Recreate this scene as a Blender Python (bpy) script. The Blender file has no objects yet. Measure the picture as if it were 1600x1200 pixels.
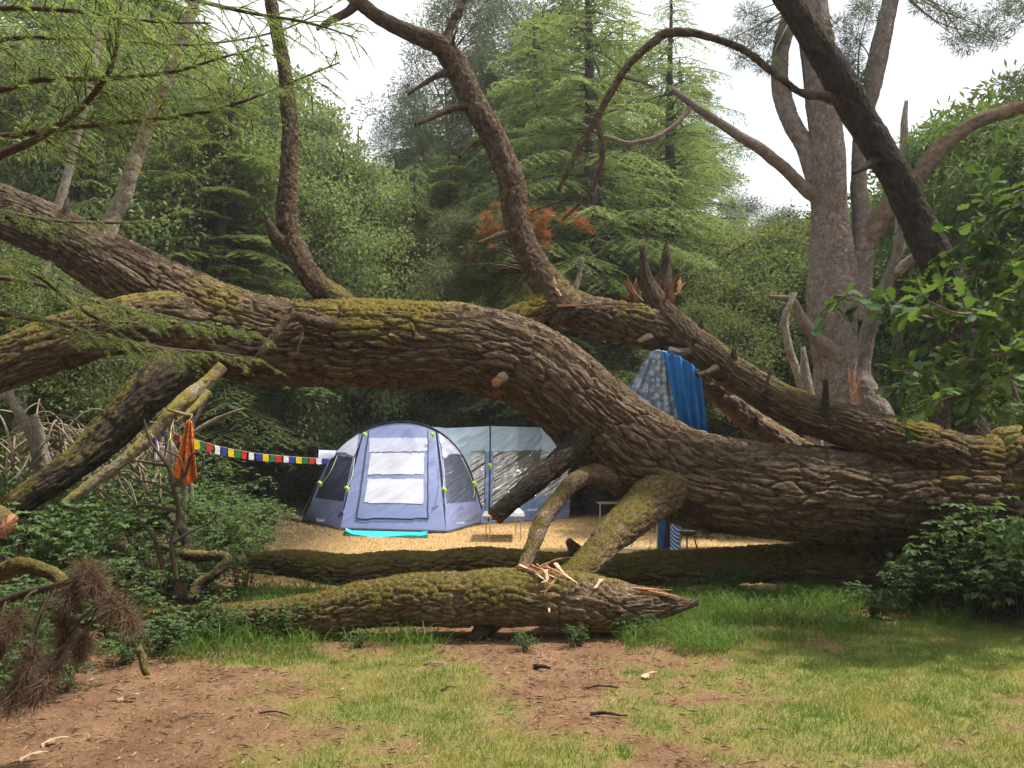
import bpy, math, random
import numpy as np
from mathutils import Vector, Matrix

# ------------------------------------------------------------------ camera, sky, sun, exposure
SC = bpy.context.scene
COL = SC.collection
W, H, F = 1600.0, 1200.0, 1256.0
CAMZ = 1.6
PITCH = math.atan(100.0 / F)
cam_d = bpy.data.cameras.new('camera')
cam_d.sensor_width = 36.0
cam_d.lens = 36.0 * F / W
cam_d.clip_end = 3000
cam_d.clip_start = 0.05
cam = bpy.data.objects.new('camera', cam_d)
COL.objects.link(cam)
cam.location = (0, 0, CAMZ)
cam.rotation_euler = (math.pi / 2 + PITCH, 0, 0)
SC.camera = cam

SUN_EL, SUN_AZ = math.radians(63), math.radians(87)      # azimuth from +Y towards +X
world = bpy.data.worlds.new('World')
SC.world = world
world.use_nodes = True
nt = world.node_tree
nt.nodes.clear()
n_out = nt.nodes.new('ShaderNodeOutputWorld')
n_bg = nt.nodes.new('ShaderNodeBackground')
n_bg.inputs['Strength'].default_value = 0.10
n_sky = nt.nodes.new('ShaderNodeTexSky')
n_sky.sky_type = 'NISHITA'
n_sky.sun_disc = False
n_sky.sun_elevation = SUN_EL
n_sky.sun_rotation = SUN_AZ
n_sky.dust_density = 3.0
n_sky.air_density = 1.2
n_tc = nt.nodes.new('ShaderNodeTexCoord')
n_no = nt.nodes.new('ShaderNodeTexNoise')
n_no.inputs['Scale'].default_value = 3.2
n_no.inputs['Detail'].default_value = 6
n_rp = nt.nodes.new('ShaderNodeValToRGB')
n_rp.color_ramp.elements[0].position = 0.36
n_rp.color_ramp.elements[0].color = (0.62, 0.62, 0.62, 1)
n_rp.color_ramp.elements[1].position = 0.52
n_rp.color_ramp.elements[1].color = (1, 1, 1, 1)
n_mx = nt.nodes.new('ShaderNodeMixRGB')
n_mx.inputs['Color2'].default_value = (9.6, 9.8, 10.0, 1)      # bright thin cloud
nt.links.new(n_tc.outputs['Generated'], n_no.inputs['Vector'])
nt.links.new(n_no.outputs['Fac'], n_rp.inputs['Fac'])
nt.links.new(n_rp.outputs['Color'], n_mx.inputs['Fac'])
nt.links.new(n_sky.outputs['Color'], n_mx.inputs['Color1'])
nt.links.new(n_mx.outputs['Color'], n_bg.inputs['Color'])
nt.links.new(n_bg.outputs['Background'], n_out.inputs['Surface'])

sun_d = bpy.data.lights.new('sun', 'SUN')
sun_d.energy = 4.5
sun_d.angle = math.radians(3.0)
sun_d.color = (1.0, 0.93, 0.82)
sun = bpy.data.objects.new('sun', sun_d)
COL.objects.link(sun)
SUNV = Vector((math.sin(SUN_AZ) * math.cos(SUN_EL), math.cos(SUN_AZ) * math.cos(SUN_EL), math.sin(SUN_EL)))
sun.rotation_euler = SUNV.to_track_quat('Z', 'Y').to_euler()
sun.location = (0, 0, 30)

SC.view_settings.view_transform = 'Standard'
SC.view_settings.look = 'None'
SC.view_settings.exposure = 0.6
SC.view_settings.gamma = 1.0
SC.view_settings.use_curve_mapping = False
SC.cycles.max_bounces = 4
SC.cycles.diffuse_bounces = 2
SC.cycles.glossy_bounces = 2
SC.cycles.transmission_bounces = 3
SC.cycles.transparent_max_bounces = 8
SC.cycles.sample_clamp_indirect = 4.0
SC.cycles.caustics_reflective = False
SC.cycles.caustics_refractive = False
SC.cycles.use_adaptive_sampling = True
SC.cycles.adaptive_threshold = 0.025

# ------------------------------------------------------------------ maths helpers
cp, sp_ = math.cos(PITCH), math.sin(PITCH)
RNG = np.random.default_rng(7)


def rayd(px, py):
    a, b = (px - 800.0) / F, -(py - 600.0) / F
    return np.array([a, cp - b * sp_, sp_ + b * cp])


def P(px, py, Y):
    d = rayd(px, py)
    t = Y / d[1]
    return np.array([d[0] * t, Y, CAMZ + d[2] * t])


def G(px, py, z=0.0):
    d = rayd(px, py)
    t = (z - CAMZ) / d[2]
    return np.array([d[0] * t, d[1] * t, z])


def proj(p):
    """world points (N,3) -> photo pixels"""
    p = np.asarray(p, float)
    x, y, z = p[..., 0], p[..., 1], p[..., 2] - CAMZ
    f = y * cp + z * sp_
    u = -y * sp_ + z * cp
    f = np.maximum(f, 0.05)
    return 800 + F * x / f, 600 - F * u / f


def nrmz(a):
    return a / np.maximum(np.linalg.norm(a, axis=-1, keepdims=True), 1e-9)


def _hash(ix, iy, iz, seed):
    h = (ix.astype(np.int64) * 374761393 + iy.astype(np.int64) * 668265263 +
         iz.astype(np.int64) * 2147483647 + seed * 144665) & 0xFFFFFFFF
    h = ((h ^ (h >> 13)) * 1274126177) & 0xFFFFFFFF
    h = ((h ^ (h >> 16)) * 2246822519) & 0xFFFFFFFF
    h = h ^ (h >> 15)
    return (h & 0xFFFFFF) / float(0xFFFFFF)


def vnoise(p, seed=0):
    p = np.asarray(p, float)
    i = np.floor(p).astype(np.int64)
    f = p - i
    f = f * f * (3 - 2 * f)
    r = 0
    for dx in (0, 1):
        wx = f[:, 0] if dx else 1 - f[:, 0]
        for dy in (0, 1):
            wy = f[:, 1] if dy else 1 - f[:, 1]
            for dz in (0, 1):
                wz = f[:, 2] if dz else 1 - f[:, 2]
                r = r + wx * wy * wz * _hash(i[:, 0] + dx, i[:, 1] + dy, i[:, 2] + dz, seed)
    return r


def fbm(p, octs=4, seed=0):
    p = np.asarray(p, float)
    r, a, s = 0, 0.5, 0
    for o in range(octs):
        r = r + a * vnoise(p * (2.03 ** o) + 17.3 * o, seed + o)
        s += a
        a *= 0.5
    return r / s


def sstep(a, b, x):
    t = np.clip((x - a) / (b - a), 0, 1)
    return t * t * (3 - 2 * t)


# ------------------------------------------------------------------ mesh / object helpers
TRIS = [0]


def make_mesh(name, V, parts, attrs=None, mats=(), smooth=True):
    """parts: list of (faces array (n,k), material index)"""
    me = bpy.data.meshes.new(name)
    V = np.asarray(V, np.float32)
    me.vertices.add(len(V))
    me.vertices.foreach_set('co', V.ravel())
    loops, starts, totals, mi = [], [], [], []
    off = 0
    for fa, m in parts:
        fa = np.asarray(fa, np.int32)
        if len(fa) == 0:
            continue
        n, k = fa.shape
        loops.append(fa.ravel())
        starts.append(off + np.arange(n) * k)
        totals.append(np.full(n, k))
        mi.append(np.full(n, m))
        off += n * k
        TRIS[0] += n * (k - 2)
    loops = np.concatenate(loops)
    starts = np.concatenate(starts)
    totals = np.concatenate(totals)
    mi = np.concatenate(mi)
    me.loops.add(len(loops))
    me.loops.foreach_set('vertex_index', loops.astype(np.int32))
    me.polygons.add(len(starts))
    me.polygons.foreach_set('loop_start', starts.astype(np.int32))
    me.polygons.foreach_set('loop_total', totals.astype(np.int32))
    me.polygons.foreach_set('material_index', mi.astype(np.int32))
    me.polygons.foreach_set('use_smooth', np.full(len(starts), smooth))
    for k, a in (attrs or {}).items():
        at = me.attributes.new(k, 'FLOAT', 'POINT')
        at.data.foreach_set('value', np.asarray(a, np.float32))
    for m in mats:
        me.materials.append(m)
    me.update()
    me.validate()
    return me


def link(name, me, parent=None, loc=None):
    o = bpy.data.objects.new(name, me)
    COL.objects.link(o)
    if parent is not None:
        o.parent = parent
        if parent.parent is None and loc is None:
            o.location = -Vector(parent.location) if parent.get('_world') else (0, 0, 0)
    if loc is not None:
        o.location = loc
    return o


def tag(o, label=None, cat=None, group=None, kind=None):
    if label:
        o['label'] = label
    if cat:
        o['category'] = cat
    if group:
        o['group'] = group
    if kind:
        o['kind'] = kind
    return o


def thing(name, label, cat, loc=(0, 0, 0), group=None):
    """Empty at the base. World-space part meshes are shifted so that they stay where they are."""
    o = bpy.data.objects.new(name, None)
    COL.objects.link(o)
    o.location = loc
    o.empty_display_size = 0.2
    return tag(o, label, cat, group)


def part(name, V, parts, mats, parent, attrs=None, smooth=True, kind=None, label=None):
    """part mesh given in world coordinates"""
    V = np.asarray(V, float)
    base = np.zeros(3)
    q = parent
    while q is not None:
        base = base + np.array(q.location)
        q = q.parent
    me = make_mesh(name, V - base, parts, attrs, mats, smooth)
    o = bpy.data.objects.new(name, me)
    COL.objects.link(o)
    o.parent = parent
    if kind:
        o['kind'] = kind
    if label:
        o['label'] = label
    return o


def solo(name, V, parts, mats, label, cat, loc=None, attrs=None, smooth=True, group=None, kind=None):
    V = np.asarray(V, float)
    if loc is None:
        loc = np.array([V[:, 0].mean(), V[:, 1].mean(), V[:, 2].min()])
    me = make_mesh(name, V - np.asarray(loc), parts, attrs, mats, smooth)
    o = bpy.data.objects.new(name, me)
    COL.objects.link(o)
    o.location = loc
    return tag(o, label, cat, group, kind)


def copy_tree(src, loc, rz, sc, label=None, group=None):
    r = src.copy()
    COL.objects.link(r)
    r.location = loc
    r.rotation_euler = (0, 0, rz)
    r.scale = sc
    if label:
        r['label'] = label
    if group:
        r['group'] = group
    for ch in list(src.children):
        c = ch.copy()
        COL.objects.link(c)
        c.parent = r
        for g in ch.children:
            d = g.copy()
            COL.objects.link(d)
            d.parent = c
    return r


# ------------------------------------------------------------------ materials
def new_mat(name):
    m = bpy.data.materials.new(name)
    m.use_nodes = True
    t = m.node_tree
    for n in list(t.nodes):
        if n.type != 'OUTPUT_MATERIAL':
            t.nodes.remove(n)
    out = [n for n in t.nodes if n.type == 'OUTPUT_MATERIAL'][0]
    return m, t, out


def N(t, typ, **kw):
    n = t.nodes.new(typ)
    for k, v in kw.items():
        if k in n.inputs:
            n.inputs[k].default_value = v
        else:
            setattr(n, k, v)
    return n


def ramp(t, stops):
    r = t.nodes.new('ShaderNodeValToRGB')
    e = r.color_ramp.elements
    while len(e) < len(stops):
        e.new(0.5)
    for i, (p, c) in enumerate(stops):
        e[i].position = p
        e[i].color = (c[0], c[1], c[2], 1) if not isinstance(c, (int, float)) else (c, c, c, 1)
    return r


def mat_plain(name, col, rough=0.6, var=0.15, scale=8.0, metal=0.0, spec=0.3, bump=0.0, bscale=60, transl=0.0):
    m, t, out = new_mat(name)
    b = N(t, 'ShaderNodeBsdfPrincipled', Roughness=rough, Metallic=metal)
    b.inputs['Specular IOR Level'].default_value = spec
    tc = N(t, 'ShaderNodeTexCoord')
    no = N(t, 'ShaderNodeTexNoise', Scale=scale, Detail=5)
    t.links.new(tc.outputs['Object'], no.inputs['Vector'])
    lo = tuple(c * (1 - var) for c in col)
    hi = tuple(min(1, c * (1 + var)) for c in col)
    r = ramp(t, [(0.3, lo), (0.7, hi)])
    t.links.new(no.outputs['Fac'], r.inputs['Fac'])
    t.links.new(r.outputs['Color'], b.inputs['Base Color'])
    if bump:
        n2 = N(t, 'ShaderNodeTexNoise', Scale=bscale, Detail=4)
        t.links.new(tc.outputs['Object'], n2.inputs['Vector'])
        bp = N(t, 'ShaderNodeBump', Strength=bump, Distance=0.02)
        t.links.new(n2.outputs['Fac'], bp.inputs['Height'])
        t.links.new(bp.outputs['Normal'], b.inputs['Normal'])
    if transl:
        tr = N(t, 'ShaderNodeBsdfTranslucent')
        t.links.new(r.outputs['Color'], tr.inputs['Color'])
        mx = N(t, 'ShaderNodeMixShader', Fac=transl)
        t.links.new(b.outputs[0], mx.inputs[1])
        t.links.new(tr.outputs[0], mx.inputs[2])
        t.links.new(mx.outputs[0], out.inputs['Surface'])
    else:
        t.links.new(b.outputs[0], out.inputs['Surface'])
    return m


def mat_bark(name, c_dark, c_mid, c_light, moss_col=((0.10, 0.085, 0.02), (0.33, 0.26, 0.05)), fine=70, crack=0.03):
    """ridged bark; attributes: plate (random per plate), moss (0..1)"""
    m, t, out = new_mat(name)
    b = N(t, 'ShaderNodeBsdfPrincipled', Roughness=0.9)
    b.inputs['Specular IOR Level'].default_value = 0.15
    tc = N(t, 'ShaderNodeTexCoord')
    n1 = N(t, 'ShaderNodeTexNoise', Scale=9.0, Detail=8, Roughness=0.7)
    n2 = N(t, 'ShaderNodeTexNoise', Scale=1.6, Detail=5)
    n3 = N(t, 'ShaderNodeTexNoise', Scale=fine, Detail=6, Roughness=0.75)
    for n in (n1, n2, n3):
        t.links.new(tc.outputs['Object'], n.inputs['Vector'])
    at = N(t, 'ShaderNodeAttribute', attribute_name='plate')
    ad = N(t, 'ShaderNodeMath', operation='MULTIPLY_ADD')
    ad.inputs[1].default_value = 0.35
    t.links.new(at.outputs['Fac'], ad.inputs[0])
    t.links.new(n1.outputs['Fac'], ad.inputs[2])
    ad2 = N(t, 'ShaderNodeMath', operation='ADD')
    sc = N(t, 'ShaderNodeMath', operation='MULTIPLY')
    sc.inputs[1].default_value = 0.35
    t.links.new(n3.outputs['Fac'], sc.inputs[0])
    t.links.new(ad.outputs[0], ad2.inputs[0])
    t.links.new(sc.outputs[0], ad2.inputs[1])
    r = ramp(t, [(0.42, c_dark), (0.78, c_mid), (1.0, c_light)])
    t.links.new(ad2.outputs[0], r.inputs['Fac'])
    # grey lichen bloom over large areas
    r2 = ramp(t, [(0.45, 0.0), (0.75, 1.0)])
    t.links.new(n2.outputs['Fac'], r2.inputs['Fac'])
    f2 = N(t, 'ShaderNodeMath', operation='MULTIPLY')
    f2.inputs[1].default_value = 0.35
    t.links.new(r2.outputs['Color'], f2.inputs[0])
    mg = N(t, 'ShaderNodeMixRGB')
    mg.inputs['Color2'].default_value = (c_light[0] * 0.9, c_light[1] * 0.98, c_light[2] * 1.05, 1)
    t.links.new(f2.outputs[0], mg.inputs['Fac'])
    t.links.new(r.outputs['Color'], mg.inputs['Color1'])
    # moss
    am = N(t, 'ShaderNodeAttribute', attribute_name='moss')
    nm = N(t, 'ShaderNodeTexNoise', Scale=26.0, Detail=6, Roughness=0.7)
    t.links.new(tc.outputs['Object'], nm.inputs['Vector'])
    rm = ramp(t, [(0.3, moss_col[0]), (0.72, moss_col[1])])
    t.links.new(nm.outputs['Fac'], rm.inputs['Fac'])
    mm = N(t, 'ShaderNodeMixRGB')
    t.links.new(am.outputs['Fac'], mm.inputs['Fac'])
    t.links.new(mg.outputs['Color'], mm.inputs['Color1'])
    t.links.new(rm.outputs['Color'], mm.inputs['Color2'])
    t.links.new(mm.outputs['Color'], b.inputs['Base Color'])
    # small plates and cracks, finer than the mesh
    au, av = N(t, 'ShaderNodeAttribute', attribute_name='bu'), N(t, 'ShaderNodeAttribute', attribute_name='bv')
    cx = N(t, 'ShaderNodeCombineXYZ')
    t.links.new(au.outputs['Fac'], cx.inputs[0])
    t.links.new(av.outputs['Fac'], cx.inputs[1])
    nd = N(t, 'ShaderNodeTexNoise', Scale=2.2, Detail=4, Roughness=0.6)
    t.links.new(cx.outputs[0], nd.inputs['Vector'])
    sb = N(t, 'ShaderNodeVectorMath', operation='MULTIPLY_ADD')
    sb.inputs[1].default_value = (0.7, 1.1, 0)
    t.links.new(nd.outputs['Color'], sb.inputs[0])
    t.links.new(cx.outputs[0], sb.inputs[2])
    hs = None
    for sc_, wt in ((1.35, 1.0), (2.9, 0.5)):
        vo = N(t, 'ShaderNodeTexVoronoi', Scale=sc_)
        vo.voronoi_dimensions = '2D'
        vo.feature = 'DISTANCE_TO_EDGE'
        t.links.new(sb.outputs[0], vo.inputs['Vector'])
        rv = ramp(t, [(0.0, 0.0), (0.10, 0.75), (0.3, 1.0)])
        t.links.new(vo.outputs['Distance'], rv.inputs['Fac'])
        w_ = N(t, 'ShaderNodeMath', operation='MULTIPLY_ADD')
        w_.inputs[1].default_value = wt
        w_.inputs[2].default_value = 0.0
        t.links.new(rv.outputs['Color'], w_.inputs[0])
        if hs is not None:
            t.links.new(hs.outputs[0], w_.inputs[2])
        hs = w_
    om = N(t, 'ShaderNodeMath', operation='MULTIPLY_ADD')      # moss fills the cracks
    om.inputs[1].default_value = -0.75
    om.inputs[2].default_value = 1.0
    t.links.new(am.outputs['Fac'], om.inputs[0])
    hm = N(t, 'ShaderNodeMath', operation='MULTIPLY')
    t.links.new(hs.outputs[0], hm.inputs[0])
    t.links.new(om.outputs[0], hm.inputs[1])
    bq = N(t, 'ShaderNodeBump', Strength=1.0, Distance=crack)
    t.links.new(hm.outputs[0], bq.inputs['Height'])
    bp = N(t, 'ShaderNodeBump', Strength=0.55, Distance=0.012)
    t.links.new(n3.outputs['Fac'], bp.inputs['Height'])
    t.links.new(bq.outputs['Normal'], bp.inputs['Normal'])
    t.links.new(bp.outputs['Normal'], b.inputs['Normal'])
    t.links.new(b.outputs[0], out.inputs['Surface'])
    return m


def mat_leaf(name, lo, hi, transl=0.35, tmul=(1.25, 1.2, 0.5), rough=0.55, spec=0.25):
    """foliage: attribute tint 0..1 moves lo -> hi"""
    m, t, out = new_mat(name)
    at = N(t, 'ShaderNodeAttribute', attribute_name='tint')
    oi = N(t, 'ShaderNodeObjectInfo')
    ad = N(t, 'ShaderNodeMath', operation='MULTIPLY_ADD')
    ad.inputs[1].default_value = 0.25
    t.links.new(oi.outputs['Random'], ad.inputs[0])
    t.links.new(at.outputs['Fac'], ad.inputs[2])
    r = ramp(t, [(0.05, lo), (1.15, hi)])
    r.color_ramp.elements[1].position = 1.0
    t.links.new(ad.outputs[0], r.inputs['Fac'])
    b = N(t, 'ShaderNodeBsdfPrincipled', Roughness=rough)
    b.inputs['Specular IOR Level'].default_value = spec
    t.links.new(r.outputs['Color'], b.inputs['Base Color'])
    tr = N(t, 'ShaderNodeBsdfTranslucent')
    mc = N(t, 'ShaderNodeMixRGB', blend_type='MULTIPLY')
    mc.inputs['Fac'].default_value = 1.0
    mc.inputs['Color2'].default_value = (*tmul, 1)
    t.links.new(r.outputs['Color'], mc.inputs['Color1'])
    t.links.new(mc.outputs['Color'], tr.inputs['Color'])
    mx = N(t, 'ShaderNodeMixShader', Fac=transl)
    t.links.new(b.outputs[0], mx.inputs[1])
    t.links.new(tr.outputs[0], mx.inputs[2])
    t.links.new(mx.outputs[0], out.inputs['Surface'])
    return m


M = {}
M['bark'] = mat_bark('bark_brown', (0.040, 0.027, 0.018), (0.120, 0.082, 0.052), (0.25, 0.185, 0.125))
M['bark_grey'] = mat_bark('bark_grey', (0.10, 0.075, 0.06), (0.20, 0.155, 0.125), (0.33, 0.275, 0.235), crack=.012)
M['bark_dark'] = mat_bark('bark_dark', (0.022, 0.017, 0.013), (0.05, 0.039, 0.03), (0.10, 0.08, 0.062), crack=.015)  # darkened further to carry the leaning limb's backlit shade in the colour
M['bark_moss'] = mat_bark('bark_mossy', (0.065, 0.042, 0.027), (0.20, 0.135, 0.085), (0.34, 0.25, 0.17), crack=.022,
                          moss_col=((0.09, 0.078, 0.022), (0.28, 0.22, 0.055)))
M['bark_pale'] = mat_bark('bark_pale', (0.12, 0.095, 0.07), (0.27, 0.22, 0.17), (0.46, 0.40, 0.32), crack=.01,
                          moss_col=((0.15, 0.13, 0.02), (0.40, 0.32, 0.05)))
M['wood'] = mat_plain('torn_wood', (0.42, 0.20, 0.105), 0.8, 0.4, 30, bump=0.4)
M['wood_pale'] = mat_plain('pale_splinter_wood', (0.55, 0.38, 0.24), 0.8, 0.3, 40, bump=0.3)
M['wood_red'] = mat_plain('red_rotten_wood', (0.24, 0.11, 0.06), 0.9, 0.4, 40, bump=0.5)
M['dead'] = mat_plain('dead_twig', (0.24, 0.19, 0.13), 0.9, 0.35, 12)
M['twig'] = mat_plain('brown_twig', (0.07, 0.05, 0.035), 0.9, 0.35, 12)
M['larch'] = mat_leaf('larch_needles', (0.080, 0.115, 0.045), (0.27, 0.34, 0.135), 0.5, tmul=(1.1, 1.15, .75))
M['fir'] = mat_leaf('fir_needles', (0.052, 0.085, 0.040), (0.20, 0.26, 0.11), 0.45)
M['pine'] = mat_leaf('pine_needles', (0.040, 0.062, 0.042), (0.14, 0.175, 0.10), 0.3)
M['broad'] = mat_leaf('small_leaves', (0.075, 0.115, 0.046), (0.32, 0.38, 0.16), 0.5, tmul=(1.1, 1.15, .7))
M['holly'] = mat_leaf('dark_leaves', (0.042, 0.068, 0.032), (0.21, 0.26, 0.115), 0.42, rough=0.6, spec=0.2)
M['chest'] = mat_leaf('chestnut_leaves', (0.045, 0.085, 0.030), (0.17, 0.25, 0.10), 0.42)
M['oak'] = mat_leaf('oak_leaves', (0.045, 0.095, 0.032), (0.16, 0.26, 0.09), 0.42, rough=0.6, spec=0.15)
M['bramble'] = mat_leaf('bramble_leaves', (0.032, 0.068, 0.026), (0.15, 0.24, 0.095), 0.38, rough=0.6, spec=0.2)
M['firnear'] = mat_leaf('near_fir_needles', (0.10, 0.145, 0.055), (0.35, 0.44, 0.16), 0.55, tmul=(1.05, 1.15, .7))
M['brown_needles'] = mat_leaf('dead_needles', (0.055, 0.038, 0.027), (0.20, 0.135, 0.088), 0.3, tmul=(1.1, .9, .7))
M['orange_needles'] = mat_leaf('orange_needles', (0.16, 0.075, 0.035), (0.40, 0.19, 0.085), 0.35, tmul=(1.1, .8, .5))
M['turf'] = mat_leaf('turf_blades', (0.40, 0.34, 0.12), (0.15, 0.25, 0.05), 0.4, tmul=(1.1, 1.1, .6))
M['tallgrass'] = mat_leaf('tall_grass_blades', (0.050, 0.105, 0.022), (0.16, 0.27, 0.055), 0.4)
M['straw'] = mat_leaf('straw_blades', (0.36, 0.24, 0.10), (0.62, 0.47, 0.22), 0.3, tmul=(1, .9, .7))
M['litter'] = mat_leaf('litter_bits', (0.055, 0.032, 0.02), (0.44, 0.30, 0.19), 0.1, tmul=(1, .9, .7))
M['moss_tuft'] = mat_leaf('moss_tufts', (0.10, 0.095, 0.02), (0.35, 0.295, 0.055), 0.35, tmul=(1, 1, .5))


# ------------------------------------------------------------------ bark tubes
def spline(ctrl, step):
    """ctrl (n,k) -> Catmull-Rom resampled at about `step` metres along the first three columns"""
    c = np.asarray(ctrl, float)
    n = len(c)
    ext = np.vstack([2 * c[0] - c[1], c, 2 * c[-1] - c[-2]])
    out = []
    for i in range(n - 1):
        p0, p1, p2, p3 = ext[i:i + 4]
        m = max(2, int(math.ceil(np.linalg.norm(p2[:3] - p1[:3]) / step)))
        t = np.linspace(0, 1, m, endpoint=False)[:, None]
        out.append(0.5 * (2 * p1 + (p2 - p0) * t + (2 * p0 - 5 * p1 + 4 * p2 - p3) * t * t +
                          (3 * p1 - p0 - 3 * p2 + p3) * t ** 3))
    out.append(c[-1:])
    return np.vstack(out)


def frames(p):
    T = np.gradient(p, axis=0)
    T = nrmz(T)
    ref = np.array([0, 0, 1.0]) if abs(T[0][2]) < 0.85 else np.array([0, 1.0, 0])
    A = np.zeros_like(p)
    a = nrmz(np.cross(T[0], ref))
    for i in range(len(p)):
        a = a - T[i] * np.dot(a, T[i])
        a = a / max(np.linalg.norm(a), 1e-9)
        A[i] = a
    B = np.cross(T, A)
    return T, A, B


def worley(pu, pv, n, seed):
    iu = np.floor(pu).astype(np.int64)
    iv = np.floor(pv).astype(np.int64)
    F1 = np.full(pu.shape, 9.0)
    F2 = np.full(pu.shape, 9.0)
    rid = np.zeros(pu.shape)
    cu = np.zeros(pu.shape)
    z = np.zeros_like(iu)
    for du in (-1, 0, 1):
        for dv in (-1, 0, 1):
            a, b = iu + du, iv + dv
            bm = np.mod(b, n)
            ox = _hash(a, bm, z, seed)
            oy = _hash(a, bm, z, seed + 5)
            dx = a + ox - pu
            dy = b + oy - pv
            d = np.sqrt(dx * dx + dy * dy)
            r = _hash(a, bm, z, seed + 9)
            new = d < F1
            F2 = np.where(new, F1, np.minimum(F2, d))
            rid = np.where(new, r, rid)
            cu = np.where(new, -dx, cu)
            F1 = np.where(new, d, F1)
    return F1, F2, rid, cu


def bark_tube(ctrl, res=0.02, depth=0.03, su=0.2, sv=0.08, seed=0, moss=0.0, moss_fn=None, lump=0.06,
              jag=0.0, cap=True, jag0=0.0, crook=1.0):
    """ctrl rows (x,y,z,r) world. Returns V, quads, tris, attrs"""
    c = spline(ctrl, res * 1.15)
    p, r = c[:, :3].copy(), np.maximum(c[:, 3], 0.003)
    ul = np.concatenate([[0], np.cumsum(np.linalg.norm(np.diff(p, axis=0), axis=1))])
    rm = float(np.median(r))
    wob_in = np.minimum(1, np.minimum(ul, ul[-1] - ul) / (4 * rm))
    for ax_ in range(3):
        nw = fbm(np.column_stack([ul / (7 * rm), np.full(len(ul), 3.1 * ax_), np.full(len(ul), seed * .7)]), 3, seed + 120) - .5
        p[:, ax_] += nw * r * crook * wob_in
    r = r * (1 + .30 * crook * (fbm(np.column_stack([ul / (4 * rm), np.full(len(ul), 9.1), np.full(len(ul), seed * .7)]), 3, seed + 130) - .5))
    T, A, B = frames(p)
    u = np.concatenate([[0], np.cumsum(np.linalg.norm(np.diff(p, axis=0), axis=1))])
    nu = len(p)
    rr = float(np.percentile(r, 75))
    nv = int(min(400, max(7, round(2 * math.pi * rr / res))))
    mi_ = len(p) // 2
    th0 = math.atan2(np.dot(B[mi_], [0, 1, -.6]), np.dot(A[mi_], [0, 1, -.6]))      # plate seam at the back
    th = np.linspace(0, 2 * math.pi, nv, endpoint=False)
    ct, st = np.cos(th + th0), np.sin(th + th0)
    Nrm = A[:, None, :] * ct[None, :, None] + B[:, None, :] * st[None, :, None]
    pos = p[:, None, :] + Nrm * r[:, None, None]
    Pf = pos.reshape(-1, 3)
    uu = np.repeat(u, nv)
    tt = np.tile(th, nu)
    rf = np.repeat(r, nv)
    big = fbm(Pf * 1.7 / max(rr, 0.12) * 0.3, 3, seed + 40) - 0.5
    w1 = fbm(Pf * 3.3 / max(su, .06) * 0.3, 3, seed + 50) - 0.5
    w2 = fbm(Pf * 3.3 / max(su, .06) * 0.3, 3, seed + 60) - 0.5
    n = max(4, int(round(2 * math.pi * rr / sv)))
    F1, F2, rid, cu = worley(uu / su + w1 * 1.9, tt / (2 * math.pi) * n + w2 * 2.0, n, seed)
    h = sstep(0.0, 0.26, F2 - F1) * (0.6 + 0.55 * rid) + 0.26 * cu
    n2 = n * 2
    G1, G2, rid2, cu2 = worley(uu / su * 2.1 + w2 * 2.6, tt / (2 * math.pi) * n2 + w1 * 2.6, n2, seed + 3)
    h2 = sstep(0.0, 0.18, G2 - G1) * (0.5 + 0.5 * rid2) + 0.2 * cu2
    fine = fbm(Pf * 38, 2, seed + 70) - 0.5
    rc = np.column_stack([uu / su * 1.6, np.cos(tt) * n * .42, np.sin(tt) * n * .42])
    rdg = 1 - np.abs(2 * fbm(rc, 3, seed + 75) - 1) * 2.2
    hh = h * 0.85 + h2 * 0.16 + np.clip(rdg, -1, 1) * 0.14 + fine * 0.22 - 0.75
    ds = np.minimum(1.0, rf / rr + 0.15)
    # moss cover: grows on upward faces
    up = Nrm.reshape(-1, 3)[:, 2]
    mn = fbm(Pf * 2.3, 4, seed + 90)
    mcov = np.full(len(Pf), float(moss))
    if moss_fn is not None:
        mcov = moss_fn(Pf, uu / u[-1])
    mn2 = fbm(Pf * 11, 3, seed + 92)
    ms = sstep(0.44, 0.86, mn * 0.50 + mn2 * 0.45 + up * 0.30 + mcov * 0.5 - 0.30 * (1 - h) - 0.2) * (mcov > 0.01) * sstep(0.02, 0.3, mcov) * 0.92
    mfuzz = fbm(Pf * 55, 2, seed + 95) - 0.35
    disp = depth * ds * (hh * (1 - ms * 0.5) + ms * (0.30 + mfuzz * 0.9)) + lump * rf * big * 2
    pos = (p[:, None, :] + Nrm * r[:, None, None]).reshape(-1, 3) + Nrm.reshape(-1, 3) * disp[:, None]
    pos = pos.reshape(nu, nv, 3)
    if jag:      # broken, splintered far end
        prof = (np.random.default_rng(seed).random(nv) ** 2) * jag
        prof = (prof + np.roll(prof, 1)) * 0.6
        pos[-1] += T[-1] * prof[:, None]
    if jag0:
        prof = (np.random.default_rng(seed + 1).random(nv) ** 2) * jag0
        pos[0] -= T[0] * prof[:, None]
    V = pos.reshape(-1, 3)
    idx = np.arange(nu * nv).reshape(nu, nv)
    a, b = idx[:-1], idx[1:]
    q = np.stack([a, np.roll(a, -1, 1), np.roll(b, -1, 1), b], -1).reshape(-1, 4)
    tris = np.zeros((0, 3), int)
    pl, msf = rid * 0.6 + rid2 * 0.4, ms
    bu, bv = uu / su, tt * rr / sv
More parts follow.
